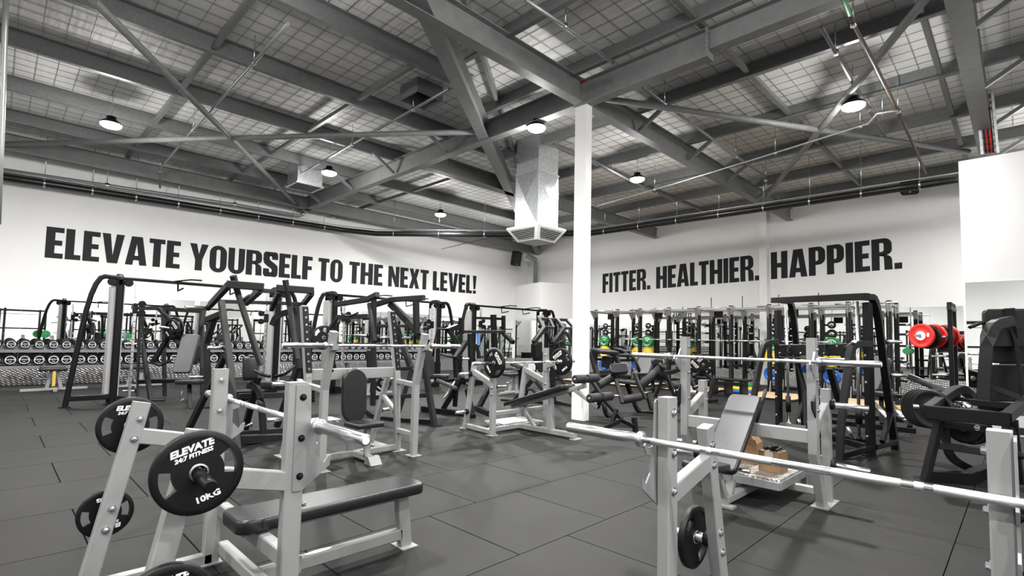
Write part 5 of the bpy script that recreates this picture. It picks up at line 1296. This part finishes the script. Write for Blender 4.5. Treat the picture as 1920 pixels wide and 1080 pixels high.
bm(t, 'board_rail', [(1892, 578, 5.98), (1905, 640, 5.98), (1918, 750, 5.95)], .10, 'char', .04); bm(t, 'cross_strut', [(1855, 725, 5.95), (1910, 745, 5.8)], .06, 'char'); bm(t, 'top_strut', [(1893, 613, 6.0), (1940, 614, 6.0)], .06, 'char')
tb(t, 'shoulder_handle', [(1818, 614, 6.0), (1838, 606, 6.0), (1855, 606, 6.0)], .02, 'rubber')
cushion(t, 'bench_pad', (1749, 724, 6.6), (1780, 737, 6.4), (1746, 722, 6.9), .55, .26, .08, .04); part(t, 'pad_block', MB().box(at(1757, 738, 6.2) - V((.06, .06, .06)), at(1757, 738, 6.2) + V((.06, .06, .05)), .01), 'char')
for a, b in (((1790, 765, 5.7), (1712, 762, 5.9)),): peg(t, a, b, .03)
bolt(t, at(1832, 802, 5.15), (-.7, -.7, 0), .02)
for k in range(4): bumper(['outer', 'second', 'third', 'inner'][k] + ' of four black plates on left peg of right-edge machine', tuple(at(1727 + k * 7, 765 + k, 5.9 - k * .055)), (-.9, .45, 0), .215, .045, 'rubber', name='weight_plate', group='black plates on right-edge machine')
for k in range(3): bumper(['left', 'middle', 'right'][k] + ' of three small silver plates inside right-edge machine', tuple(at(1793 + k * 8, 762 + k, 5.75 - k * .04)), (-.9, .45, 0), .06, .05, 'zinc', name='small_plate', group='small plates inside right-edge machine')
for k in range(2): bumper(['left', 'right'][k] + ' of two low black plates under right-edge machine', tuple(at(1808 + k * 12, 798 + k * 2, 5.65 - k * .05)), (-.9, .45, 0), .19, .05, 'rubber', name='weight_plate', group='low plates under right-edge machine')
# ------------------------------------------------------------------ power racks along the right wall
RXF, RXR = 16.6, 17.75
HR = 2.62
rack_y = [(2.35, 3.35), (4.35, 5.43), (6.55, 7.62), (8.72, 9.80), (10.85, 11.85)]
rack_y = [(onx(1668, 650, RXF).y, onx(1592, 650, RXF).y), (onx(1522, 650, RXF).y, onx(1443, 650, RXF).y), (onx(1371, 650, RXF).y, onx(1310, 650, RXF).y),
          (onx(1254, 650, RXF).y, onx(1200, 650, RXF).y), (onx(1157, 650, RXF).y, onx(1117, 650, RXF).y)]
names = ['nearest', 'second', 'third', 'fourth', 'farthest']
where = ['behind the smith machine right leg', 'behind the smith machine', 'behind incline bench upright', 'left of incline bench bar end', 'just right of the white column']
def rack(k, ya, yb):
    t = thing('power_rack', 'black power rack with silver top brackets, %s' % where[k], 'rack', ((RXF + RXR) / 2, (ya + yb) / 2, 0), group=None)
    for y in (ya, yb):
        for x in (RXF, RXR):
            part(t, 'post', MB().beam((x, y, 0), (x, y, HR - .26), .125, .11, side=(1, 0, 0), c=.008), 'black')
            part(t, 'post_head', MB().beam((x, y, HR - .26), (x, y, HR), .13, .115, side=(1, 0, 0), c=.008), 'silver', 'silver post head')
            part(t, 'post_cap', MB().box((x - .05, y - .05, HR), (x + .05, y + .05, HR + .03)), 'black')
            part(t, 'gusset', MB().poly([V((x, y - .01, HR - .02)), V((x - .34, y - .01, HR - .02)), V((x - .34, y - .01, HR - .10)), V((x - .10, y - .01, HR - .40)), V((x, y - .01, HR - .45))], (0, 1, 0), .02), 'silver')
            part(t, 'foot_gusset', MB().poly([V((x - .04, y - .05, 0)), V((x - .22, y - .05, 0)), V((x - .08, y - .05, .34)), V((x - .04, y - .05, .34))], (0, 1, 0), .012), 'silver')
        for z in (.06, HR - .06):
            part(t, 'side_beam', MB().beam((RXF, y, z), (RXR, y, z), .07, .08), 'silver' if z > 1 else 'black')
        part(t, 'safety_arm', MB().beam((RXF, y, .72), (RXR, y, .72), .06, .09), 'black')
        ph = part(t, 'hole_strip', MB().box((RXF - .066, y - .018, .35), (RXF - .062, y + .018, HR - .35), 0), 'char')
        for q_ in range(11): part(ph, 'peg_hole', MB().cyl((RXF - .0665, y, .45 + q_ * .17), (RXF - .069, y, .45 + q_ * .17), .02, 8), 'grille')
        part(t, 'bar_hook', MB().sweep([V((RXF - .06, y, 1.50)), V((RXF - .17, y, 1.47)), V((RXF - .17, y, 1.56))], .06, .03), 'char')
        for z in (2.05, 1.78, 1.46, 1.02, .50):
            s = -1 if y == ya else 1
            yy_ = y + s * .27
            part(t, 'peg_arm', MB().beam((RXR, y, z), (RXR, yy_ + s * .03, z), .05, .06), 'black')
            part(t, 'plate_peg', MB().cyl((RXR, yy_, z), (RXR - .34, yy_, z), .024, 12), 'chrome')
    for x in (RXF, RXR):
        part(t, 'top_beam', MB().beam((x, ya, HR - .06), (x, yb, HR - .06), .06, .07), 'chrome' if x == RXF else 'silver')
    part(t, 'pull_up_bar', MB().cyl((RXF - .30, ya - .25, HR - .05), (RXF - .30, yb + .25, HR - .05), .021, 12), 'chrome')
    part(t, 'rear_base', MB().beam((RXR, ya, .06), (RXR, yb, .06), .07, .08), 'black')
    part(t, 'flag_sign', MB().box((RXF + .3, (ya + yb) / 2 - .15, HR - .34), (RXF + .32, (ya + yb) / 2 + .15, HR - .12), 0), 'black')
    for y in (ya, yb): part(t, 'spare_bar_tube', MB().cyl((RXR + .12, y + .12, .2), (RXR + .12, y + .12, 3.05 if k in (1, 2) else 2.75), .016, 10), 'chrome')
    return t
LW_ = {'left': 1, 'right': -1}
for k, (ya, yb) in enumerate(rack_y):
    rack(k, ya, yb)
    for side in (('left', 'right'), ('left',), ())[(2, 0, 2, 1, 0)[k]]:
        y = yb if side == 'left' else ya; s = LW_[side]
        for z, m, r, nm in ((1.46, 'green', .225, 'green'), (1.02, 'yellow', .225, 'yellow'), (.50, 'blue', .225, 'blue')):
            for j in range(2):
                bumper('%s %s bumper plate on %s side of rack %s' % ('outer' if j else 'inner', nm, side, where[k]), (RXR - .10 - .085 * j, y + s * .27, z), (-1, 0, 0), r, .075, m, 'coloured bumper plates on power rack pegs')
        for z, r in ((2.05, .115), (1.78, .14)):
            bumper('%s small black plate on %s side of rack %s' % ('upper' if z > 2 else 'lower', side, where[k]), (RXR - .10, y + s * .27, z), (-1, 0, 0), r, .04, 'rubber', 'small black plates on power rack pegs', 'weight_plate')
    ym = (ya + yb) / 2
    tp = thing('lifting_platform', 'plywood lifting platform on floor in front of rack %s' % where[k], 'platform', (RXF - 1.25, ym, 0))
    part(tp, 'wood_deck', MB().box((RXF - 2.3, ya - .15, 0), (RXF - .25, yb + .15, .03)), 'woodply')
    part(tp, 'edge_frame', MB().box((RXF - 2.36, ya - .22, 0), (RXF - 2.3, yb + .22, .045)), 'black')
    for yy in (ya - .22, yb + .15): part(tp, 'edge_frame', MB().box((RXF - 2.3, yy, 0), (RXF - .2, yy + .07, .045)), 'black')
    if k in (1, 2, 3): barbell('barbell resting on hooks of rack %s' % where[k], (RXF - .13, ym, 1.53), (0, 1, 0))
# connecting rails between neighbouring racks
for k in range(4):
    a, b = rack_y[k][1], rack_y[k + 1][0]
    t = thing('rack_bridge', 'silver bridge rail joining rack %s to rack %s' % (where[k][:22], where[k + 1][:24]), 'rail', (RXF, (a + b) / 2, HR - .1))
    part(t, 'rail', MB().beam((RXF, a + .06, HR - .08), (RXF, b - .06, HR - .08), .06, .07), 'silver'); part(t, 'rail', MB().beam((RXR, a + .06, HR - .08), (RXR, b - .06, HR - .08), .06, .07), 'silver')
    part(t, 'chin_up_bar', MB().cyl((RXF + .4, a + .06, HR - .08), (RXF + .4, b - .06, HR - .08), .02, 10), 'chrome')
# floor stack of bumpers
p = onz(1393, 728, 0)
p = onx(1393, 715, 15.3); p = V((15.25, p.y, .03))
for j, (m, nm) in enumerate((('blue', 'blue bumper plate, lowest of the flat floor stack'), ('yellow', 'yellow bumper plate in the middle of the flat floor stack'), ('green', 'green bumper plate, topmost of the flat floor stack'))):
    bumper(nm, (p.x, p.y, p.z + .05 + .09 * j), (0, 0, 1), .26, .085, m, 'flat stack of bumper plates')
p = at(1688, 748, 9.6)
for j, (m, nm) in enumerate((('yellow', 'yellow bumper plate lying flat near right machine, lower one'), ('green', 'green bumper plate lying flat near right machine, upper one'))):
    g_ = onz(1712, 770, 0); bumper(nm, (g_.x, g_.y, .045 + .085 * j), (0, 0, 1), .2, .08, m, 'flat pair of bumper plates')
g_ = onz(1680, 768, 0)
t = thing('floor_rail', 'short yellow rail on the floor near right plates', 'rail', (g_.x, g_.y, 0)); part(t, 'bar', MB().beam((g_.x - .1, g_.y + .4, .05), (g_.x + .1, g_.y - .4, .05), .1, .09), 'beige'); part(t, 'end_cap', MB().box((g_.x + .05, g_.y - .46, .0), (g_.x + .15, g_.y - .4, .1)), 'black')

# red plates on a storage tree left of the partition
RT = V((14.5, onx(1748, 632, 14.5).y, 0))
t = thing('plate_tree', 'black plate storage post holding the big red plates', 'plate stand', tuple(RT))
for dx in (-.18, .75):
    part(t, 'post', MB().beam(RT + V((dx, -.32, 0)), RT + V((dx, -.32, 2.25)), .08, .08, side=(1, 0, 0)), 'black')
    for z in (1.66, 1.25, .85, .4):
        part(t, 'storage_horn', MB().cyl(RT + V((dx, -.30, z)), RT + V((dx, .0, z)), .024, 10), 'chrome')
part(t, 'top_beam', MB().beam(RT + V((-.3, -.32, 2.28)), RT + V((.85, -.32, 2.28)), .08, .10), 'char')
for q_ in range(4): part(t, 'comb_tooth', MB().box(RT + V((-.25 + q_ * .28, -.36, 2.33)), RT + V((-.15 + q_ * .28, -.28, 2.40))), 'black')
part(t, 'main_horn', MB().cyl(RT + V((-.5, .246, 1.68)), RT + V((.55, -.315, 1.68)), .024, 12), 'chrome')
part(t, 'base', MB().box(RT + V((-.3, -.6, 0)), RT + V((.85, .1, .06))), 'black')
part(t, 'horn_arm', MB().beam(RT + V((.75, -.32, 1.68)), RT + V((.5, -.30, 1.68)), .06, .06), 'black')
for j, (m, nm) in enumerate((('red', 'front red plate with round white label'), ('rubber', 'first black plate between the big red plates'), ('red', 'second big red plate in the row'), ('rubber', 'second black plate between the big red plates'), ('red', 'rearmost big red plate in the row'))):
    bp_ = bumper(nm, tuple(RT + V((-.32, .15, 1.68 - (.02 if m == 'rubber' else 0))) + V((.88, -.47, 0)) * (.19 * j)), (-.88, .47, 0), .262, .06, m, 'red and black plates on the storage post')
    if j == 0:
        part(bp_, 'round_label', MB().cyl((0, -.034, 0), (0, -.032, 0), .10, 24), 'print', 'round white label', True)
        part(bp_, 'ticket', MB().box((.13, -.034, -.02), (.18, -.032, .06), 0), 'print', 'white paper ticket', True)
        for q_ in range(5): part(bp_, 'label_print', MB().box((-.05 + (q_ % 2) * .01, -.0348, .045 - q_ * .022), (.045 - (q_ % 3) * .012, -.034, .053 - q_ * .022), 0), 'bluecloth', None, True)

# low black flat bench on a platform
c = onx(1355, 700, 14.3); c = V((14.0, onx(1352, 715, 14.0).y, .045))
t = thing('utility_bench', 'low black utility bench standing before the third rack platform', 'bench', tuple(c))
part(t, 'top_board', MB().box(c + V((-.22, -.75, .40)), c + V((.22, .75, .45)), .01), 'black')
for dy in (-.6, -.2, .2, .6): part(t, 'leg', MB().box(c + V((-.2, dy - .04, 0)), c + V((.2, dy + .04, .40)), .005), 'black')
part(t, 'side_rail', MB().beam(c + V((-.2, -.7, .33)), c + V((-.2, .7, .33)), .03, .08), 'black')

# ------------------------------------------------------------------ dumbbells on the left wall rack
RY = 17.15
x_a, x_b = -0.6, 12.4
t = thing('dumbbell_rack', 'long blue-grey two tier dumbbell rack along the left wall', 'rack', (6, RY, 0))
ZS = (.60, .98)
for z, dy in zip(ZS, (-.10, .12)):
    part(t, 'front_beam', MB().box((x_a, RY + dy - .24, z - .11), (x_b, RY + dy - .21, z - .04), .004), 'rackgrey')
    part(t, 'rear_beam', MB().box((x_a, RY + dy + .17, z - .10), (x_b, RY + dy + .20, z + .04), .004), 'rackgrey')
    part(t, 'shelf_pan', MB().poly([V((x_a, RY + dy - .22, z - .06)), V((x_b, RY + dy - .22, z - .06)), V((x_b, RY + dy + .18, z + .0)), V((x_a, RY + dy + .18, z + .0))], (0, 0, -1), .01), 'rackgrey')
n = 5
for k in range(n):
    x = x_a + .5 + (x_b - x_a - 1.0) * k / (n - 1)
    part(t, 'leg', MB().sweep([(x, RY - .30, 0), (x, RY - .12, .45), (x, RY + .28, 1.02)], .10, .08, side=(1, 0, 0)), 'rackgrey')
    part(t, 'foot', MB().box((x - .06, RY - .36, 0), (x + .06, RY + .42, .05)), 'rackgrey')
for x in (4.62, 8.0, 1.1): part(t, 'yellow_strap', MB().box((x, RY - .36, .06), (x + .06, RY - .345, .44), 0), 'beige', 'yellow strap')
ONES = 'zeroth first second third fourth fifth sixth seventh eighth ninth tenth eleventh twelfth thirteenth fourteenth fifteenth sixteenth seventeenth eighteenth nineteenth'.split()
def ordinal(k):
    if k < 20: return ONES[k]
    tens = {2: 'twent', 3: 'thirt', 4: 'fort', 5: 'fift'}[k // 10]
    return tens + 'ieth' if k % 10 == 0 else tens + 'y-' + ONES[k % 10]
def dumb_meshes(r, L):
    hb = .14
    hd = MB().cyl((0, -hb / 2, 0), (0, hb / 2, 0), .016, 10).mesh('handle', 'knurl')
    he = MB().lathe((0, hb / 2, 0), (0, 1, 0), [(0, r * .7), (.012, r), (L - .02, r), (L, r * .93)], 20).mesh('head', 'rubber')
    he2 = MB().lathe((0, -hb / 2, 0), (0, -1, 0), [(0, r * .7), (.012, r), (L - .02, r), (L, r * .93)], 20).mesh('head', 'rubber')
    y = -hb / 2 - L - .001
    ring = MB().strip([V((x * r, y, z * r)) for x, z in arc_pts(.80, 0, 2 * PI, 24)[:-1]], [V((x * r, y, z * r)) for x, z in arc_pts(.69, 0, 2 * PI, 24)[:-1]], (0, -1, 0), .001).mesh('white_ring', 'print')
    tx = text_mesh('face_print', 'ELEVATE', r * .36, 'print', 1.0, .15, .0006, .0006)
    tx.transform(Matrix.Translation((0, y - .001, r * .08)) @ Matrix.Rotation(PI / 2, 4, 'X'))
    t2 = text_mesh('weight_print', 'KG', r * .3, 'print', 1.0, 0, .0004, .0006)
    t2.transform(Matrix.Translation((0, y - .001, -r * .34)) @ Matrix.Rotation(PI / 2, 4, 'X'))
    return [('handle', hd), ('head', he), ('head', he2), ('white_ring', ring), ('face_print', tx), ('weight_print', t2)]
for tier, (z, dy, r, L, nm, step, x00) in enumerate(((ZS[0], -.10, .118, .15, 'lower', .252, -.42), (ZS[1], .12, .098, .11, 'upper', .252, -.42))):
    ms = dumb_meshes(r, L)
    x = x00; k = 1
    while x < x_b - .3:
        side = 'from the left end'
        d_ = thing('dumbbell', 'black round-headed dumbbell, %s from the left on the %s rack tier' % (ordinal(k), nm), 'dumbbell', (x, RY + dy, z + r + .0), (math.radians(5), 0, math.radians(-2 + (k * 37 % 5))), 'dumbbells on the %s tier of the wall rack' % nm)
        for pn, me in ms: link(pn, me, d_)
        x += step; k += 1

# training rigs standing behind the camera; they show in the mirrors
def rig(x0, y0, x1, y1, label):
    t = thing('training_rig', label, 'rack', ((x0 + x1) / 2, (y0 + y1) / 2, 0))
    a, b = V((x0, y0, 0)), V((x1, y1, 0)); n_ = 4; d = (b - a).normalized(); s_ = V((-d.y, d.x, 0)) * .6
    for k in range(n_):
        for q in (-1, 1):
            p = a.lerp(b, k / (n_ - 1)) + s_ * q
            part(t, 'post', MB().beam(p, p + V((0, 0, 2.6)), .10, .10, side=d), 'black')
            part(t, 'plate_peg', MB().cyl(p + V((0, 0, 1.2)), p + s_ * (q * .5) + V((0, 0, 1.2)), .025, 8), 'chrome')
            part(t, 'green_plate', MB().lathe(p + s_ * (q * .15) + V((0, 0, 1.2)), s_ * q, [(0, .2), (.01, .22), (.15, .22), (.16, .2)], 20), 'green', 'green bumper plate stored on the post') if k % 2 else None
        part(t, 'cross_beam', MB().beam(a.lerp(b, k / (n_ - 1)) - s_ + V((0, 0, 2.5)), a.lerp(b, k / (n_ - 1)) + s_ + V((0, 0, 2.5)), .08, .08), 'char')
    for q in (-1, 1):
        for z in (2.5, 1.5, .12): part(t, 'long_beam', MB().beam(a + s_ * q + V((0, 0, z)), b + s_ * q + V((0, 0, z)), .08, .08), 'black')
    part(t, 'pull_up_bar', MB().cyl(a + V((0, 0, 2.3)), b + V((0, 0, 2.3)), .02, 8), 'chrome')
    return t
rig(13.2, -3.5, 17.5, -3.5, 'black training rig behind the camera at right, seen only in the mirrors')
rig(3.5, -5.5, 8.5, -5.5, 'black training rig behind the camera near rear wall, seen only in the mirrors')
rig(-4.5, 0.5, -4.5, 5.5, 'black training rig left of the camera, seen only in the mirrors')
rig(10.5, -7.0, 16.5, -7.0, 'farthest training rig in the rear corner, seen only in the mirrors')

rig(4.0, -2.2, 9.5, -2.2, 'black training rig just right of the camera, seen only in the mirrors')
rig(-3.0, -2.6, 2.0, -3.4, 'black training rig just behind the camera, seen only in the mirrors')
rig(-7.5, 8.0, -7.5, 14.0, 'black training rig along the unseen near wall, seen only in the mirrors')

# small stools/benches in front of the dumbbell rack
def stool(px, py, label, w=.36):
    g = onz(px, py, 0)
    t = thing('low_bench', label, 'bench', (g.x, g.y, 0))
    part(t, 'seat_pad', MB().slab(g + V((0, 0, .50)), (1, 0, 0), (0, 1, 0), (0, 0, 1), .50, .30, .07, .04), 'vinyl')
    part(t, 'seat_back_edge', MB().slab(g + V((0, .2, .54)), (1, 0, 0), (0, 1, 0), (0, 0, 1), .46, .22, .07, .04), 'vinylgrey')
    part(t, 'post', MB().beam(g + V((-.10, 0, .03)), g + V((-.04, 0, .47)), .07, .07, side=(0, 1, 0)), 'silver')
    part(t, 'post', MB().beam(g + V((.16, 0, .03)), g + V((.08, 0, .47)), .07, .07, side=(0, 1, 0)), 'silver')
    part(t, 'base_rail', MB().beam(g + V((-.55, -.1, .04)), g + V((.65, .12, .04)), .07, .06), 'silver')
    part(t, 'cross_foot', MB().beam(g + V((.04, -.3, .03)), g + V((.04, .3, .03)), .07, .05), 'silver')
    part(t, 'adjust_pin', MB().cyl(g + V((-.08, -.03, .30)), g + V((-.24, -.03, .30)), .015, 8), 'chrome')
    return t
stool(97, 733, 'small silver-framed adjustable bench left of the crossover leg')
stool(248, 726, 'small silver-framed adjustable bench seen behind the crossover rail')
stool(960, 738, 'small bench on the floor left of the high row machine')
stool(695, 742, 'small bench in the back behind the A-frame row machine')
# plate stacks on the floor near the two-armed machine
g = onz(490, 735, 0)
g = V((5.4, 11.2, 0))
for k in range(4): bumper(['lowest', 'second', 'third', 'topmost'][k] + ' of four black plates stacked on floor behind two-armed machine', (g.x - .6, g.y - .2, .035 + .065 * k), (0, 0, 1), .225, .06, 'rubber', 'stack of black plates on the floor', 'weight_plate')
